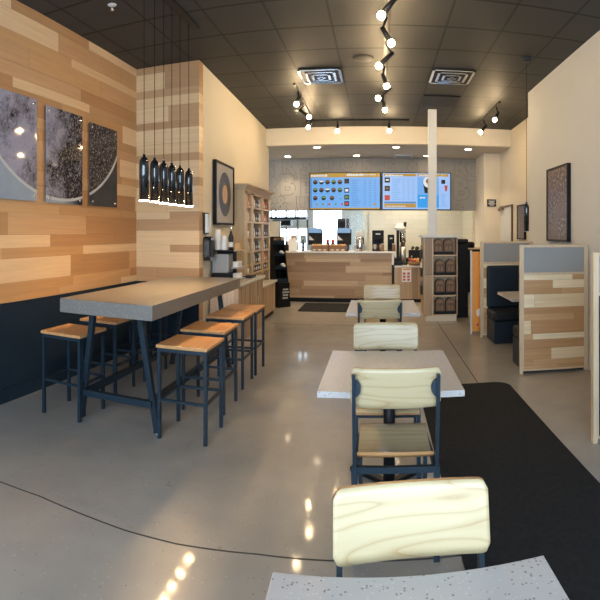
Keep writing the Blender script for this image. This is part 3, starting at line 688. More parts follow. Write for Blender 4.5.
brewer(0.30, 0.15, 0.38, 'narrow black coffee machine near the counter end')
for x, lb in ((0.10, 'small glass jar of beans in front of the wide black coffee machine'), (0.36, 'tall glass jar of beans at the very end of the long counter')):
    t = thing('bean_jar', lb, 'jar', (x, 11.38, CT)); MB().cyl((0, 0, 0), (0, 0, 0.15), 0.04, 'kraft', n=14).build('jar_body', t); MB().cyl((0, 0, 0.15), (0, 0, 0.18), 0.042, 'steel', n=14).build('lid', t)
# back bar behind the counters
t = thing('work_counter', 'dark work counter along the tiled kitchen wall', 'counter', (0.4, 13.9, 0))
MB().box(-0.8, 2.0, -0.3, 0.38, 0, 0.88, 'dark_grey').build('body', t); MB().box(-0.82, 2.02, -0.33, 0.38, 0.88, 0.92, 'steel').build('worktop', t)
t = thing('tall_cabinet', 'dark grey cabinet standing behind the right register before the window', 'cabinet', (-0.98, 14.3, 0))
MB().box(-0.17, 0.17, -0.2, 0.3, 0, 1.98, 'dark_grey').build('body', t); MB().box(-0.15, 0.15, -0.21, -0.2, 1.2, 1.9, 'black_plastic').build('door', t)
t = thing('glass_screen', 'greenish clear glass screen standing behind the steel urn', 'glass screen', (-0.55, 13.0, 0))
MB().box(-0.28, 0.28, -0.006, 0.006, 0.95, 2.05, 'pane_glass').build('pane', t); MB().box(-0.30, -0.28, -0.02, 0.02, 0, 2.1, 'alu_frame').box(0.28, 0.32, -0.02, 0.02, 0, 2.1, 'light_grey').box(-0.28, 0.28, -0.02, 0.02, 0, 0.95, 'kitchen_grey').build('frame', t)
# tall coffee grinder on the lower counter
t = thing('coffee_grinder', 'tall steel grinder with a white hopper on the lower counter', 'coffee grinder', (0.545, 11.62, 0.84))
MB().box(-0.10, 0.13, -0.12, 0.14, 0, 0.05, 'dark_grey').box(-0.115, -0.055, -0.09, 0.10, 0.05, 0.80, 'black_plastic').build('base', t, bevel=0.006)
MB().cyl((0.03, 0, 0.05), (0.03, 0, 0.42), 0.075, 'steel', n=20).cyl((0.03, 0, 0.42), (0.04, 0, 0.52), 0.05, 'kraft_dark', n=16).cyl((0.03, 0, 0.52), (0.03, 0, 0.78), 0.07, 'chrome', n=20).cyl((0.05, -0.06, 0.60), (0.05, -0.13, 0.58), 0.03, 'kraft_dark', n=12).build('barrel', t)
MB().lathe([(0.06, 0.78), (0.14, 0.83), (0.14, 0.87), (0.09, 0.90), (0.07, 0.96), (0.001, 0.97)], 'white_plastic', (-0.03, 0, 0), 20).build('hopper', t)
MB().cyl((0.07, 0, 0.86), (0.09, 0, 0.99), 0.035, 'dark_grey', n=12).build('motor_cap', t)
MB().box(-0.119, -0.115, -0.04, 0.04, 0.40, 0.46, 'paper_red').build('sticker', t)
t = thing('espresso_machine', 'low dark machine with clutter on top, right of the tall grinder', 'coffee machine', (0.86, 11.72, 0.84))
MB().box(-0.14, 0.16, -0.12, 0.12, 0.0, 0.34, 'black_plastic').build('body', t, bevel=0.02)
k_ = MB(); random.seed(3)
for q in range(8): k_.ball((random.uniform(-.11, .13), random.uniform(-.08, .08), 0.35+random.uniform(0, .05)), random.uniform(.02, .04), 'dark_grey', 8)
k_.build('cup_pile', t); MB().cyl((-0.08, -0.12, 0.2), (-0.08, -0.20, 0.18), 0.015, 'steel', n=8).build('handle', t)
t = thing('snack_basket', 'tan basket of wrapped snacks on the lower counter', 'basket', (0.82, 11.36, 0.84))
MB().lathe([(0.001, 0), (0.12, 0), (0.15, 0.09), (0.14, 0.09)], 'kraft', n=18).build('basket_body', t)
k_ = MB(); random.seed(5)
for q in range(10): k_.ball((random.uniform(-.10, .10), random.uniform(-.07, .07), 0.10+random.uniform(0, .04)), 0.035, ('snack_tan', 'snack_tan', 'paper_red')[q % 3], 8)
k_.build('snack_pile', t)
tag(MB().box(0.36, 0.56, 11.30, 11.45, 0.84, 0.92, 'black_plastic').build('card_reader', bevel=0.01), 'flat black box on the lower counter in front of the grinder', 'card reader')
tag(MB().cyl((0.62, 13.85, 0.92), (0.62, 13.85, 1.35), 0.012, 'steel', n=8).build('spare_tap'), 'thin steel tap rising from the kitchen work counter', 'tap')
# drive-through side of the kitchen
t = thing('extractor_hood', 'dark hood hanging at the left of the kitchen opening', 'hood', (-2.55, 13.4, 2.8))
MB().box(-0.45, 0.62, -0.1, 0.3, -0.86, -0.79, 'dark_grey').box(-0.30, 0.20, -0.1, 0.3, -1.02, -0.88, 'black_plastic').build('body', t)
MB().box(-0.40, -0.36, 0.1, 0.14, -0.80, 0, 'alu_frame').box(0.28, 0.32, 0.1, 0.14, -0.80, 0, 'alu_frame').pieces('hanger', t)
t = thing('cream_partition', 'cream half-height partition board behind the dark display stand', 'partition', (-2.52, 11.9, 0))
MB().box(-0.26, 0.14, -0.03, 0.03, 0, 1.86, 'cream_paint').build('board', t); MB().box(0.14, 0.17, -0.035, 0.035, 0, 1.86, 'alu_frame').build('edge_trim', t)
t = thing('kitchen_shelf', 'steel shelving with grey tubs seen beyond the long counter', 'shelving', (-2.2, 15.2, 0))
k_ = MB()
for x in (-0.5, 0.3): k_.box(x, x+0.03, -0.2, -0.17, 0, 1.75, 'steel')
for z in (0.9, 1.25, 1.72): k_.box(-0.5, 0.33, -0.22, 0.15, z, z+0.03, 'steel')
k_.build('rack', t)
k_ = MB()
for x in (-0.36, -0.08, 0.18): k_.box(x-0.09, x+0.09, -0.15, 0.1, 1.28, 1.50, 'grey_plastic')
k_.pieces('tub', t)
for x in (0.9, -1.4, -3.4):  # unseen glowing panels added to brighten the kitchen
    o = MB().box(x-0.6, x+0.6, 13.3, 13.6, 2.77, 2.8, 'kitchen_fill_glow').build('kitchen_fill_panel'); tag(o, 'added light panel in the kitchen ceiling above the %s, out of sight' % {0.9: 'tiled work wall', -1.4: 'registers', -3.4: 'serving windows'}[x], 'ceiling light', 'added light panels in the kitchen ceiling')

# ============================================================ POLE UNIT WITH COFFEE BOXES
t = thing('display_unit', 'plank-sided shelf unit with white top around the foot of the pole', 'shelf unit', (1.12, 8.90, 0))
u = MB()
u.box(-0.30, -0.15, 0, 0.02, 0.10, 1.50, 'slat_planks_x').box(-0.30, -0.28, 0.02, 0.64, 0.10, 1.50, 'slat_planks_x').box(0.29, 0.31, 0, 0.64, 0.10, 1.50, 'slat_planks_x').box(-0.15, -0.13, 0, 0.22, 0.10, 1.50, 'frame_maple').box(-0.28, 0.29, 0.62, 0.64, 0.10, 1.50, 'slat_planks_x')
u.box(-0.13, 0.29, 0.22, 0.24, 0.10, 1.50, 'hutch_wood').build('carcass', t)
u = MB()
for z in (0.10, 0.445, 0.80, 1.17): u.box(-0.13, 0.29, 0.0, 0.22, z, z+0.02, 'frame_maple')
u.pieces('shelf', t)
MB().box(-0.27, 0.29, 0.01, 0.62, 0, 0.10, 'cream_paint').build('plinth', t)
MB().box(-0.335, 0.33, -0.03, 0.04, 1.50, 1.54, 'white_enamel').box(-0.335, 0.33, 0.04, 0.67, 1.50, 1.54, 'white_enamel').build('top', t, bevel=0.003)
tag(MB().box(0.915, 1.07, 9.02+0.05, 9.02+0.15, 1.54, CZ, 'white_enamel').build('support_pole', bevel=0.006), 'square white structural pole rising from the display unit to the ceiling', 'pole')
def cbox(loc, label):
    t = thing('coffee_carton', label, 'carton', loc, 0, 'arched coffee cartons on the pole unit')
    prof = [(-0.082, 0.05), (0.082, 0.05)] + [(0.082*cos(a), 0.19+0.085*sin(a)) for a in [pi*k/10 for k in range(11)]]
    MB().prism(prof, 'Y', -0.06, 0.06, 'kraft_dark').build('carton_body', t, bevel=0.004)
    MB().box(-0.09, 0.09, -0.07, 0.07, 0, 0.05, 'black_plastic').build('base_band', t)
    i = MB()
    for q in (-0.03, 0.03): i.prism([(q-0.022, 0.07), (q+0.022, 0.07), (q+0.014, 0.15), (q-0.014, 0.15)], 'Y', -0.064, -0.06, 'kraft')
    i.prism([(0.06*cos(a), 0.19+0.055*sin(a)) for a in [pi*k/8 for k in range(9)]], 'Y', -0.064, -0.06, 'kraft').build('front_print', t)
    MB().cyl((0, -0.03, 0.26), (0, -0.03, 0.285), 0.02, 'grey_plastic', n=10).build('spout_cap', t)
    t.scale = (1.04, 1, 1.06)
    return t
rows = ((1.19, 'top'), (0.82, 'second'), (0.465, 'third'), (0.12, 'bottom'))
first = None
for z, rn in rows:
    for x, side in ((-0.045 if rn == 'top' else -0.015, 'left'), (0.135 if rn == 'top' else 0.175, 'right')):
        lb = 'arched brown coffee carton, %s one on the %s shelf of the pole unit' % (side, rn); p = (1.12+x+0.01, 8.985, z)
        if first is None: first = cbox(p, lb)
        else: dup(first, p, None, lb)
t = thing('brochure_rack', 'narrow dark rack of leaflets on the left side of the pole unit', 'leaflet rack', (0.82, 9.25, 0.45))
r_ = MB()
for z in (0.0, 0.33, 0.66): r_.box(-0.035, -0.001, -0.12, 0.12, z, z+0.16, 'dark_grey')
r_.pieces('pocket', t)
r_ = MB()
for z, m in ((0.16, 'pot_blue'), (0.49, 'paper_white'), (0.82, 'kraft')): r_.box(-0.025, -0.01, -0.10, 0.10, z, z+0.08, m)
r_.pieces('leaflet_stack', t)
t = thing('black_bin', 'tall narrow black bin cabinet right of the pole unit', 'bin', (1.56, 9.25, 0))
MB().box(-0.09, 0.12, -0.05, 0.45, 0, 1.38, 'black_plastic').build('body', t, bevel=0.02); MB().box(-0.095, 0.125, -0.055, 0.455, 1.38, 1.47, 'black_plastic').build('lid', t, bevel=0.03)
t = thing('side_stand', 'dark stand with a wooden shelf between the black bin and orange board', 'stand', (1.93, 10.3, 0))
MB().box(-0.12, 0.30, -0.1, 0.3, 0.35, 1.24, 'black_plastic').build('body', t); MB().box(-0.14, 0.32, -0.12, 0.32, 1.24, 1.27, 'frame_maple').build('top', t); MB().box(-0.10, 0.28, -0.08, 0.28, 0, 0.35, 'cream_paint').build('foot', t)
tag(MB().lathe([(0.001, 0), (0.07, 0), (0.09, 0.08), (0.06, 0.12), (0.001, 0.13)], 'black_plastic', (1.93, 10.3, 1.27), 16).build('dark_bowl'), 'dark bowl on top of the narrow side stand', 'bowl')
t = thing('standing_board', 'orange freestanding advertising board behind the far booth divider', 'sign', (1.57, 7.72, 0), 0)
MB().box(-0.10, 0.10, 0, 0.03, 0.04, 1.29, 'orange_board').build('panel', t)
MB().box(-0.125, -0.10, -0.005, 0.035, 0, 1.31, 'white_enamel').box(0.10, 0.125, -0.005, 0.035, 0, 1.31, 'white_enamel').pieces('edge_strip', t)
MB().cyl((0.035, -0.003, 0.33), (0.035, 0, 0.33), 0.07, 'screen_pale' if False else 'paper_white', n=20).cyl((-0.01, -0.003, 0.14), (-0.01, 0, 0.14), 0.02, 'paper_red', n=12).pieces('printed_mark', t)

# ============================================================ LEFT STATION: CABINETS, HUTCH, DISPLAY STAND
def fluted(x, y0, y1, z0, z1, parent):
    f = MB(); y = y0+0.01
    while y < y1-0.04: f.box(x, x+0.012, y, min(y+0.05, y1-0.005), z0, z1, 'slat_planks_y'); y += 0.068
    f.build('fluted_front', parent)
t = thing('condiment_cabinet', 'base cabinet with pale worktop and ribbed wooden front beside bar table', 'cabinet', (-2.282, 6.45, 0))
MB().box(0.02, 0.42, 0.02, 1.48, 0.0, 0.86, 'end_planks').build('carcass', t)
fluted(0.42, 0.02, 1.48, 0.09, 0.86, t)
MB().box(0.0, 0.46, 0.0, 1.50, 0.86, 0.90, 'quartz_white').build('worktop', t, bevel=0.003)
t = thing('low_cabinet', 'low ribbed cabinet with pale top under the far end of the hutch', 'cabinet', (-2.345, 7.97, 0))
MB().box(0.03, 0.33, 0.0, 1.68, 0.09, 0.62, 'end_planks').build('carcass', t)
MB().box(0.03, 0.30, 0.02, 1.66, 0.0, 0.09, 'black_plastic').build('kick_plate', t)
fluted(0.33, 0.0, 1.68, 0.10, 0.62, t)
MB().box(0.02, 0.37, -0.005, 1.70, 0.62, 0.66, 'quartz_white').build('worktop', t, bevel=0.003)
# hutch
t = thing('display_hutch', 'tall light wood hutch with crown moulding against the cream wall', 'shelf unit', (-2.33, 7.75, 0.9))
h_ = MB(); D = 0.21
h_.box(0, D, 0, 0.03, 0, 1.37, 'hutch_wood').box(0, D, 1.88, 1.91, -0.24, 1.37, 'hutch_wood')
h_.box(D-0.015, D, 0.03, 0.19, 0.0, 1.37, 'hutch_wood').box(0.02, D, 0.45, 0.60, -0.24, 1.37, 'hutch_wood').box(0.02, D, 1.24, 1.35, -0.24, 1.37, 'hutch_wood').box(D-0.015, D, 1.80, 1.88, -0.24, 1.37, 'hutch_wood')
h_.box(0.04, D, 0.03, 0.19, 0, 0.02, 'hutch_wood').box(0, D, 0.03, 1.88, 1.33, 1.37, 'hutch_wood').build('carcass', t)
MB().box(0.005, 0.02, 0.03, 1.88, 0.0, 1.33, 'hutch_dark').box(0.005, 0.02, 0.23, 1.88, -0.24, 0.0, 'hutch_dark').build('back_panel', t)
SZ = [-0.24, 0.0, 0.15, 0.38, 0.62, 0.88, 1.13]
h_ = MB()
for z in SZ[1:]: h_.box(0.02, D-0.002, 0.19, 1.80, z-0.03, z, 'hutch_wood')
h_.pieces('shelf', t)
h_ = MB()
for k, (o_, z0, z1) in enumerate(((0.005, 1.37, 1.40), (0.03, 1.40, 1.425), (0.055, 1.425, 1.45), (0.085, 1.45, 1.475))):
    h_.box(0.0, D+o_, -o_, 1.91+o_, z0, z1, 'hutch_wood')
h_.build('crown_moulding', t)
# goods: coffee bags, mugs and bottles on every shelf
def cbag(col):
    m_ = 'bag_'+col
    if m_ not in M: mat(m_, {'red': (0.50, 0.09, 0.05), 'dark': (0.035, 0.03, 0.035), 'purple': (0.22, 0.16, 0.32), 'white': (0.55, 0.53, 0.50), 'blue': (0.03, 0.06, 0.18), 'orange': (0.62, 0.25, 0.07), 'green': (0.05, 0.14, 0.10)}[col], 0.45)
    t = thing('coffee_bag', 'x', 'coffee bag')
    MB().prism([(-0.035, 0), (0.035, 0), (0.03, 0.12), (0.012, 0.155), (-0.012, 0.155), (-0.03, 0.12)], 'Y', -0.042, 0.042, m_).build('pouch', t, bevel=0.004)
    MB().box(0.034, 0.037, -0.028, 0.028, 0.03, 0.08, 'label_white').build('label_patch', t)
    return t
def mug():
    t = thing('mug', 'x', 'mug'); MB().lathe([(0.001, 0), (0.035, 0), (0.038, 0.09), (0.034, 0.09), (0.033, 0.01)], 'white_plastic', n=16).build('mug_body', t)
    MB().bar((0.0, -0.036, 0.07), (0.0, -0.062, 0.045), 0.012, 0.012, 'white_plastic').bar((0.0, -0.062, 0.045), (0.0, -0.036, 0.02), 0.012, 0.012, 'white_plastic').build('handle', t); return t
def bottle():
    t = thing('bottle', 'x', 'bottle'); MB().lathe([(0.001, 0), (0.03, 0), (0.03, 0.10), (0.012, 0.13), (0.012, 0.15)], 'teal_bottle', n=16).build('bottle_body', t)
    MB().cyl((0, 0, 0.15), (0, 0, 0.175), 0.016, 'white_plastic', n=12).build('cap', t); return t
protos = {}
shelfn = ['lowest ledge', 'sixth shelf down', 'fifth shelf down', 'fourth shelf down', 'third shelf down', 'second shelf down', 'top shelf']
plan = [ (SZ[1], 1, ['white', 'blue', 'blue']), (SZ[2], 2, ['bottle', 'dark', 'red']), (SZ[3], 3, ['dark', 'dark', 'dark']), (SZ[4], 4, ['white', 'dark', 'blue']), (SZ[5], 5, ['purple', 'dark', 'orange']), (SZ[6], 6, ['red', 'dark', 'red'])]
alt = {'red': 'orange', 'purple': 'white', 'dark': 'white', 'blue': 'dark', 'white': 'mug', 'orange': 'red', 'bottle': 'bottle'}
bays = (((0.25, 0.36), 'nearest bay'), ((0.66, 0.78, 0.92, 1.06, 1.17), 'middle bay'), ((1.41, 1.54, 1.68), 'far bay'))
ordn = ['first', 'second', 'third', 'fourth', 'fifth']
for z, k, kinds in plan:
    for b_, (ys, bn) in enumerate(bays):
        for q, yy in enumerate(ys):
            kd = kinds[b_] if q % 3 != 1 else alt[kinds[b_]]
            what = {'mug': 'white mug', 'bottle': 'teal bottle'}.get(kd, ('black' if kd == 'dark' else kd) + ' coffee bag')
            lb = '%s, %s from near end, %s, %s of the hutch' % (what, ordn[q], shelfn[k], bn)
            if kd not in protos: o = protos[kd] = {'mug': mug, 'bottle': bottle}.get(kd, lambda: cbag(kd))(); o.location = (-2.18, 7.75+yy, 0.9+z)
            else: o = dup(protos[kd], (-2.18, 7.75+yy, 0.9+z))
            o['label'] = lb; o['group'] = 'goods on the hutch shelves'
# condiment station on the worktop
t = thing('condiment_station', 'grey and black lid and napkin organiser on the condiment cabinet', 'organiser', (-2.10, 6.70, 0.9))
MB().box(-0.17, 0.11, -0.16, 0.16, 0.0, 0.13, 'black_plastic').box(-0.17, 0.11, 0.10, 0.16, 0.13, 0.43, 'black_plastic').build('base_box', t, bevel=0.008)
MB().box(-0.16, 0.08, -0.15, 0.09, 0.13, 0.40, 'bin_grey').build('napkin_bin', t, bevel=0.02)
MB().box(-0.19, 0.12, -0.18, 0.18, 0.43, 0.45, 'black_plastic').box(0.12, 0.24, -0.05, 0.18, 0.43, 0.45, 'frame_maple').build('top_shelf', t, bevel=0.004)
q_ = MB().box(0.115, 0.25, -0.14, 0.14, 0.20, 0.22, 'grey_plastic').box(0.115, 0.25, -0.14, 0.14, 0.04, 0.06, 'grey_plastic'); q_.pieces('lid_tray', t)
for x, y, z, lb in ((-1.935, 6.62, 1.12, 'upper tray, near stack'), (-1.935, 6.76, 1.12, 'upper tray, far stack'), (-1.93, 6.62, 0.96, 'lower tray, near stack'), (-1.93, 6.76, 0.96, 'lower tray, far stack')):
    l_ = MB(); [l_.lathe([(0.048, k*0.012), (0.044, k*0.012+0.010), (0.001, k*0.012+0.011)], 'white_plastic', n=16) for k in range(6)]
    o = l_.build('lid_stack', loc=(x, y, z)); tag(o, 'stack of white cup lids on the condiment organiser, ' + lb, 'cup lids', 'stacks of cup lids')
def cups(x, y, n, label):
    l_ = MB(); r = 0.043
    for k in range(n): l_.lathe([(r-0.001, 0.014*k), (r, 0.014*k+0.002), (r, 0.014*k+0.008)], 'white_plastic', n=18)
    l_.lathe([(r-0.002, 0.0), (r-0.004, 0.014*n), (r-0.012, 0.014*n+0.06), (0.001, 0.014*n+0.06)], 'white_plastic', n=18)
    tag(l_.build('cup_stack', loc=(x, y, 1.35)), label, 'paper cups', 'stacks of upturned white cups')
cups(-2.205, 6.64, 16, 'taller stack of upturned white cups on the condiment organiser')
cups(-2.115, 6.66, 10, 'shorter stack of upturned white cups on the condiment organiser')
t = thing('syrup_bottle', 'clear pump bottle of amber syrup beside the white cup stacks', 'bottle', (-2.035, 6.72, 1.35))
MB().lathe([(0.001, 0), (0.035, 0), (0.035, 0.12), (0.04, 0.17), (0.02, 0.23), (0.015, 0.26)], 'dark_grey', n=16).lathe([(0.036, 0.04), (0.036, 0.11)], 'label_white', n=16).build('bottle_body', t); MB().cyl((0, 0, 0.26), (0, 0, 0.33), 0.012, 'chrome', n=10).bar((0, 0, 0.33), (0, -0.05, 0.33), 0.014, 0.014, 'chrome').build('pump', t)
tag(MB().box(-1.975, -1.90, 6.70, 6.80, 1.35, 1.45, 'snack_tan').build('stirrer_box', bevel=0.004), 'small tan box of stirrers on the right edge of the organiser', 'box')
t = thing('soap_dispenser', 'pale curved dispenser high on the cream wall above the black one', 'dispenser', (-2.280, 6.33, 1.57), ang)
MB().box(0.0, 0.03, -0.10, 0.10, 0, 0.29, 'dark_grey').build('back_plate', t, bevel=0.01)
MB().prism([(0.03, -0.09), (0.06, -0.08), (0.08, -0.03), (0.08, 0.03), (0.06, 0.08), (0.03, 0.09)], 'Z', 0.02, 0.27, 'light_grey').build('cover', t)
t = thing('napkin_dispenser', 'black oval napkin dispenser on the cream wall beside the cups', 'dispenser', (-2.283, 6.34, 1.21), ang)
MB().prism(rr(-0.11, 0.11, 0, 0.33, 0.06), 'X', 0, 0.10, 'black_gloss').build('housing', t, bevel=0.012)
MB().prism(rr(-0.07, 0.07, 0.05, 0.28, 0.05), 'X', 0.10, 0.112, 'dark_grey').build('window_cover', t)
tag(MB().box(-2.02, -1.89, 7.30, 7.60, 0.90, 0.93, 'dark_grey').build('napkin_tray', bevel=0.006), 'flat dark tray on the pale worktop at the foot of the hutch', 'tray')
# dark display stand
t = thing('display_stand', 'black sloping cardboard display stand left of the long counter', 'display stand', (-1.99, 10.45, 0), 0.75); t.scale = (0.9, 0.85, 1.0)
MB().prism([(-0.04, 0.0), (0.42, 0.0), (0.42, 1.5), (0.28, 1.5)], 'X', -0.17, -0.15, 'black_plastic').prism([(-0.04, 0.0), (0.42, 0.0), (0.42, 1.5), (0.28, 1.5)], 'X', 0.15, 0.17, 'black_plastic').box(-0.15, 0.15, 0.40, 0.42, 0, 1.5, 'black_plastic').build('shell', t)
MB().box(-0.15, 0.15, -0.02, 0.40, 0, 0.52, 'black_plastic').build('base_box', t)
k_ = MB()
for z, y in ((0.52, 0.04), (0.80, 0.10), (1.08, 0.17), (1.33, 0.22)): k_.box(-0.15, 0.15, y, 0.40, z, z+0.02, 'navy_trim'); k_.box(-0.15, 0.15, y, y+0.01, z, z+0.09, 'navy_trim')
k_.pieces('shelf', t)
for z, w_ in ((0.36, 0.13), (0.30, 0.17), (0.24, 0.14), (0.18, 0.16)):
    x = -w_/2+0.03; k_ = MB()
    while x < w_/2+0.02: k_.box(x, x+0.028, -0.024, -0.02, z, z+0.035, 'light_grey'); x += 0.038
    k_.build('lettering', t)
for px, z, lb, r in ((-2.07, 1.15, 'upper', 0.045), (-2.04, 0.87, 'lower', 0.055)):
    o = MB().ball((px, 10.56, z+0.02), r, 'light_grey', 10, 0.8).ball((px+0.04, 10.56, z-0.0), r*0.7, 'light_grey', 8, 0.7).build('snack_packet'); tag(o, 'pale crumpled snack packet on the %s shelf of the black stand' % lb, 'snack packet')
for k in range(4):
    o = MB().prism([(-0.03, 0), (0.03, 0), (0.035, 0.10), (0.0, 0.13), (-0.035, 0.10)], 'Y', -0.03, 0.03, ('kraft', 'kraft_dark', 'bag_dark', 'snack_tan')[k]).build('snack_bag', loc=(-2.21+0.04*k, 10.58+0.045*k, 1.352), bevel=0.006)
    tag(o, '%s snack bag in the top tray of the black display stand, %s' % (('light brown', 'dark brown', 'black', 'tan')[k], ('far left', 'second', 'third', 'far right')[k]), 'snack bag', 'snack bags on the black stand')

# ============================================================ BAR TABLE AND STOOLS
t = thing('bar_table', 'long high grey bar table with slanted dark steel legs by the plank wall', 'table', (-2.05, 4.55, 0))
MB().box(-0.425, 0.425, -1.20, 1.20, 0.935, 1.05, 'bar_top').build('tabletop', t, bevel=0.003)
for s in (-1, 1):
    yy = s*1.00
    for q in (-1, 1):
        l_ = MB().bar((q*0.36, yy-0.03*s, 0.02), (q*0.22, yy, 0.935), 0.045, 0.045, 'steel_navy').box(q*0.36-0.025, q*0.36+0.025, yy-0.03*s-0.025, yy-0.03*s+0.025, 0.012, 0.04, 'steel_navy')
        lo = l_.build('leg', t); MB().cyl((q*0.36, yy-0.03*s, 0), (q*0.36, yy-0.03*s, 0.012), 0.02, 'chrome', n=12).build('levelling_foot', lo)
    MB().bar((-0.33, yy, 0.24), (0.33, yy, 0.24), 0.05, 0.05, 'steel_navy').build('crossbar', t)
for q in (-1, 1): MB().bar((q*0.30, -1.0, 0.24), (q*0.30, 1.0, 0.24), 0.05, 0.05, 'steel_navy').build('foot_rail', t)
def stool(loc, label, group):
    t = thing('bar_stool', label, 'stool', loc, 0, group)
    MB().box(-0.21, 0.21, -0.215, 0.215, 0.705, 0.73, 'stool_wood').build('seat', t, bevel=0.004)
    a, r = 0.19, 0.026
    MB().box(-a-r/2, a+r/2, -a-r/2, -a+r/2, 0.675, 0.705, 'steel_navy').box(-a-r/2, a+r/2, a-r/2, a+r/2, 0.675, 0.705, 'steel_navy').box(-a-r/2, -a+r/2, -a, a, 0.675, 0.705, 'steel_navy').box(a-r/2, a+r/2, -a, a, 0.675, 0.705, 'steel_navy').build('seat_frame', t)
    for x in (-a, a):
        for y in (-a, a): MB().box(x-r/2, x+r/2, y-r/2, y+r/2, 0, 0.675, 'steel_navy').build('leg', t)
    for x in (-a, a): MB().box(x-0.01, x+0.01, -a+r/2, a-r/2, 0.29, 0.31, 'steel_navy').build('footrest', t)
    for y in (-a, a): MB().box(-a+r/2, a-r/2, y-0.01, y+0.01, 0.29, 0.31, 'steel_navy').build('footrest', t)
    return t
st = stool((-1.455, 3.71, 0), 'wooden topped dark steel stool at the near right corner of bar table', 'stools along the bar table')
for x, y, rz, lb in ((-1.52, 4.36, 0.0, 'second from the camera on the aisle side'), (-1.55, 5.09, 0.0, 'third from the camera on the aisle side'), (-1.545, 5.61, 0.0, 'furthest from the camera on the aisle side'),
                     (-2.555, 3.67, 0.0, 'nearest the camera on the plank wall side'), (-2.62, 4.38, 0.0, 'second from the camera on the plank wall side'), (-2.60, 4.98, 0.0, 'third from the camera on the plank wall side'), (-2.60, 5.52, 0.0, 'furthest on the plank wall side')):
    dup(st, (x, y, 0), rz, 'wooden steel stool at bar table, ' + lb)

# ============================================================ SQUARE TABLES AND CHAIRS
def cafe_table(x0, x1, y0, y1, rz, label):
    t = thing('cafe_table', label, 'table', ((x0+x1)/2, (y0+y1)/2, 0), rz, 'speckled cafe tables in the middle row')
    a, b = (x1-x0)/2, (y1-y0)/2
    MB().box(-a, a, -b, b, 0.715, 0.75, 'terrazzo').build('tabletop', t, bevel=0.003)
    MB().cyl((0, 0, 0.03), (0, 0, 0.70), 0.036, 'black_metal', n=20).build('pedestal', t)
    f = MB()
    for q in range(4):
        c_, s2 = cos(pi/4+q*pi/2), sin(pi/4+q*pi/2)
        f.bar((c_*0.03, s2*0.03, 0.035), (c_*0.34, s2*0.34, 0.02), 0.045, 0.028, 'black_metal').cyl((c_*0.33, s2*0.33, 0), (c_*0.33, s2*0.33, 0.016), 0.02, 'black_metal', n=12)
    f.build('base', t); MB().box(-0.2, 0.2, -0.2, 0.2, 0.70, 0.715, 'black_metal').build('top_plate', t)
    return t
cafe_table(-0.25, 0.44, 0.45, 1.235, 0.03, 'pale speckled square table in the foreground at the bottom of the photo')
cafe_table(-0.325, 0.465, 2.65, 3.57, 0.0, 'pale speckled square table in the middle with a chair on each side')
cafe_table(-0.335, 0.445, 5.23, 6.22, 0.0, 'pale speckled table furthest back in the middle row')
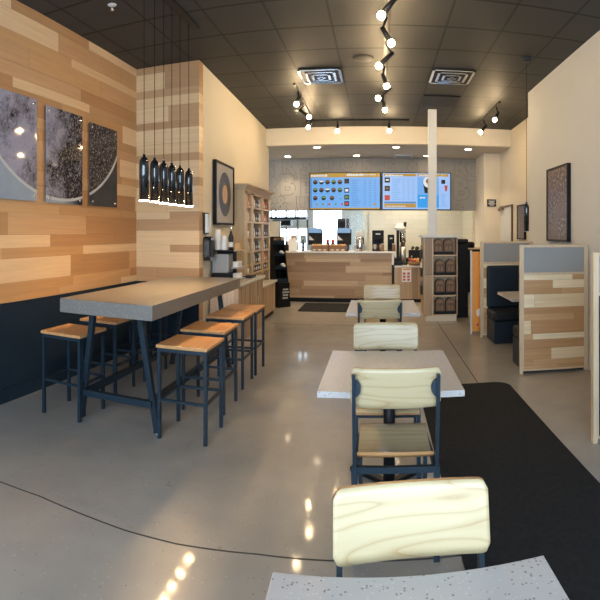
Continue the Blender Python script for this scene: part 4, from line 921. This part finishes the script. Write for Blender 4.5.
def chair(loc, rz, label, sc=None):
    t = thing('cafe_chair', label, 'chair', loc, rz, 'maple and black steel cafe chairs')
    # backrest: bent plywood panel, centre bowed backwards, rounded corners
    W, zb, zt = 0.225, 0.742, 0.932
    b_ = MB(); nx, nz = 24, 8
    def corner(u, v):
        x = W*math.copysign(abs(u)**0.6, u); r = 0.026
        ex = max(0, abs(x)-(W-r)); k = r-math.sqrt(max(0, r*r-ex*ex))
        return x, (zb+k)+(zt-zb-2*k)*v
    def yb(x, z): return -0.215-0.028*(1-(x/W)**2)-0.16*(z-zb)
    th = 0.013
    gr = [[[(lambda p: (p[0], yb(*p)+s*th/2, p[1]))(corner(-1+2*i/nx, j/nz)) for i in range(nx+1)] for j in range(nz+1)] for s in (-1, 1)]
    vs = [p for s in gr for row_ in s for p in row_]; n1 = (nx+1)*(nz+1)
    I = lambda s, i, j: s*n1+j*(nx+1)+i
    fs = []
    for s in (0, 1):
        for j in range(nz):
            for i in range(nx): fs.append((I(s, i, j), I(s, i+1, j), I(s, i+1, j+1), I(s, i, j+1)))
    b_.add(vs, fs, 'maple', True)
    es = []
    for i in range(nx): es += [(I(0, i, 0), I(0, i+1, 0), I(1, i+1, 0), I(1, i, 0)), (I(0, i, nz), I(0, i+1, nz), I(1, i+1, nz), I(1, i, nz))]
    for j in range(nz): es += [(I(0, 0, j), I(0, 0, j+1), I(1, 0, j+1), I(1, 0, j)), (I(0, nx, j), I(0, nx, j+1), I(1, nx, j+1), I(1, nx, j))]
    b_.add(vs, es, 'maple_edge')
    b_.build('backrest', t)
    # seat: ply with a gentle scoop
    s_ = MB(); n = 12; ws, y0, y1 = 0.195, -0.19, 0.29
    for k in range(n):
        ya, yc = y0+(y1-y0)*k/n, y0+(y1-y0)*(k+1)/n
        def zz(y): u = (y-y0)/(y1-y0); return 0.487-0.028*math.sin(pi*min(1, u*1.15)) - (0.02*max(0, u-0.85)/0.15)**1 + (0.03*(max(0, 0.2-u)/0.2)**2)
        s_.add([(x, y, zz(y)+q) for q in (0, -0.014) for y in (ya, yc) for x in (-ws, ws)], [(0, 1, 3, 2)], 'maple', True)
        s_.add([(x, y, zz(y)+q) for q in (0, -0.014) for y in (ya, yc) for x in (-ws, ws)], [(4, 6, 7, 5)], 'maple_edge', True)
        s_.add([(x, y, zz(y)+q) for q in (0, -0.014) for y in (ya, yc) for x in (-ws, ws)], [(0, 2, 6, 4), (1, 5, 7, 3)], 'maple_edge')
        if k == 0: s_.add([(-ws, y0, zz(y0)), (ws, y0, zz(y0)), (ws, y0, zz(y0)-0.014), (-ws, y0, zz(y0)-0.014)], [(0, 1, 2, 3)], 'maple_edge')
        if k == n-1: s_.add([(-ws, y1, zz(y1)), (ws, y1, zz(y1)), (ws, y1, zz(y1)-0.014), (-ws, y1, zz(y1)-0.014)], [(0, 1, 2, 3)], 'maple_edge')
    s_.build('seat', t)
    for x in (-0.207, 0.207):
        MB().bar((x, -0.195, 0), (x, -0.207, 0.46), 0.030, 0.024, 'steel_navy').bar((x, -0.212, 0.45), (x, -0.276, 0.905), 0.017, 0.024, 'steel_navy').build('leg', t)
        MB().bar((x*0.93, 0.24, 0), (x*0.93, 0.22, 0.435), 0.024, 0.024, 'steel_navy').build('leg', t)
        MB().bar((x, -0.19, 0.43), (x*0.93, 0.22, 0.43), 0.022, 0.026, 'steel_navy').build('side_rail', t)
        MB().bar((x, -0.19, 0.10), (x*0.93, 0.23, 0.10), 0.016, 0.016, 'steel_navy').build('stretcher', t)
        sg = -1 if x > 0 else 1
        MB().prism([(x-0.004*sg, 0.80)] + [(x+sg*0.034*sin(a), 0.84-0.042*cos(a)) for a in [pi*k/10 for k in range(11)]] + [(x-0.004*sg, 0.88)], 'Y', -0.270, -0.252, 'steel_navy').build('bracket', t)
    MB().bar((-0.20, -0.20, 0.44), (0.20, -0.20, 0.44), 0.022, 0.03, 'steel_navy').bar((-0.19, 0.22, 0.425), (0.19, 0.22, 0.425), 0.02, 0.024, 'steel_navy').pieces('seat_rail', t)
    MB().bar((-0.19, 0.0, 0.10), (0.19, 0.0, 0.10), 0.016, 0.016, 'steel_navy').build('stretcher', t)
    if sc: t.scale = sc
    return t
c0 = chair((0.085, 2.62, 0), 0.0, 'maple and steel chair seen from behind at the near side of the middle table', (0.96, 1.04, 1.03))
dup(c0, (0.110, 1.095, 0), pi+0.08, 'plain backed maple chair facing the foreground table, back filling the lower centre', None, (0.935, 1, 0.985))
dup(c0, (0.058, 3.42, 0), pi, 'maple chair facing the camera at the far side of the middle table', None, (1.05, 1, 1.0))
dup(c0, (0.018, 5.18, 0), 0.0, 'maple and steel chair seen from behind at the near side of furthest table', None, (1.0, 1, 1.0))
dup(c0, (0.050, 6.10, 0), pi, 'maple chair facing the camera at the far side of the furthest table', None, (1.03, 1, 1.0))

# ============================================================ BOOTHS
def divider(y, x0, x1, z1, lower, label):
    t = thing('booth_divider', label, 'booth divider', (x0, y, 0), -0.12 if y == 5.42 else 0); W = x1-x0
    f = MB().box(0, 0.038, -0.025, 0.025, 0, z1, 'frame_maple').box(W-0.05, W, -0.025, 0.025, 0, z1, 'frame_maple').box(0.05, W-0.05, -0.025, 0.025, z1-0.03, z1, 'frame_maple').box(0.05, W-0.05, -0.025, 0.025, 1.115, 1.14, 'frame_maple').box(0.05, W-0.05, -0.02, 0.02, 0.03, 0.05, 'frame_maple')
    f.box(0.038, 0.05, -0.02, 0.02, 1.115, z1, 'frame_maple').box(0.038, 0.05, -0.018, 0.018, 0.03, 1.115, 'frame_maple'); f.build('frame', t, bevel=0.002)
    MB().box(0.05, W-0.05, -0.006, 0.006, 1.14, z1-0.03, 'frosted_glass').build('glass_panel', t)
    MB().box(0.05, W-0.05, -0.015, 0.015, 0.05, 1.115, lower).build('lower_panel', t)
divider(5.42, 1.575, 2.38, 1.455, 'divider_planks', 'booth divider with mixed pale and brown planks under frosted glass')
divider(7.45, 1.545, 2.38, 1.455, 'divider_planks', 'far booth divider with frosted glass above the navy bench back')
divider(3.45, 1.575, 2.38, 1.445, 'navy_panel', 'nearest booth divider post and dark panel at the right photo edge')
def bench(y, s, label, y_len=0.50):
    """s = +1 seat extends to -Y (faces the camera); s = -1 faces away"""
    t = thing('booth_bench', label, 'bench', (2.0, y, 0), 0 if s > 0 else pi)
    x0, x1 = (-0.36, 0.37) if s > 0 else (-0.37, 0.36)
    MB().box(x0, x1, -y_len, -0.0, 0.0, 0.32, 'vinyl').build('plinth', t, bevel=0.01)
    MB().box(x0-0.01, x1, -y_len-0.02, -0.0, 0.32, 0.46, 'vinyl_dark').build('seat_cushion', t, bevel=0.04, seg=4)
    MB().box(x0-0.01, x1, -0.10, 0.0, 0.46, 1.09, 'vinyl').build('back_cushion', t, bevel=0.03, seg=4)
bench(7.42, 1, 'navy vinyl booth bench facing the camera against the far divider')
bench(5.45, -1, 'dark booth bench behind the plank divider, only its seat end showing')
bench(3.42, 1, 'dark booth bench against the nearest divider, cut off by the right edge')
t = thing('booth_table', 'light booth table fixed to the right wall between the two benches', 'table', (2.03, 6.50, 0))
MB().box(-0.35, 0.345, -0.40, 0.40, 0.715, 0.75, 'terrazzo').build('tabletop', t, bevel=0.003); MB().cyl((0.05, 0, 0.02), (0.05, 0, 0.715), 0.036, 'black_metal').build('pedestal', t); MB().cyl((0.05, 0, 0), (0.05, 0, 0.02), 0.15, 'black_metal', n=24).build('base', t)
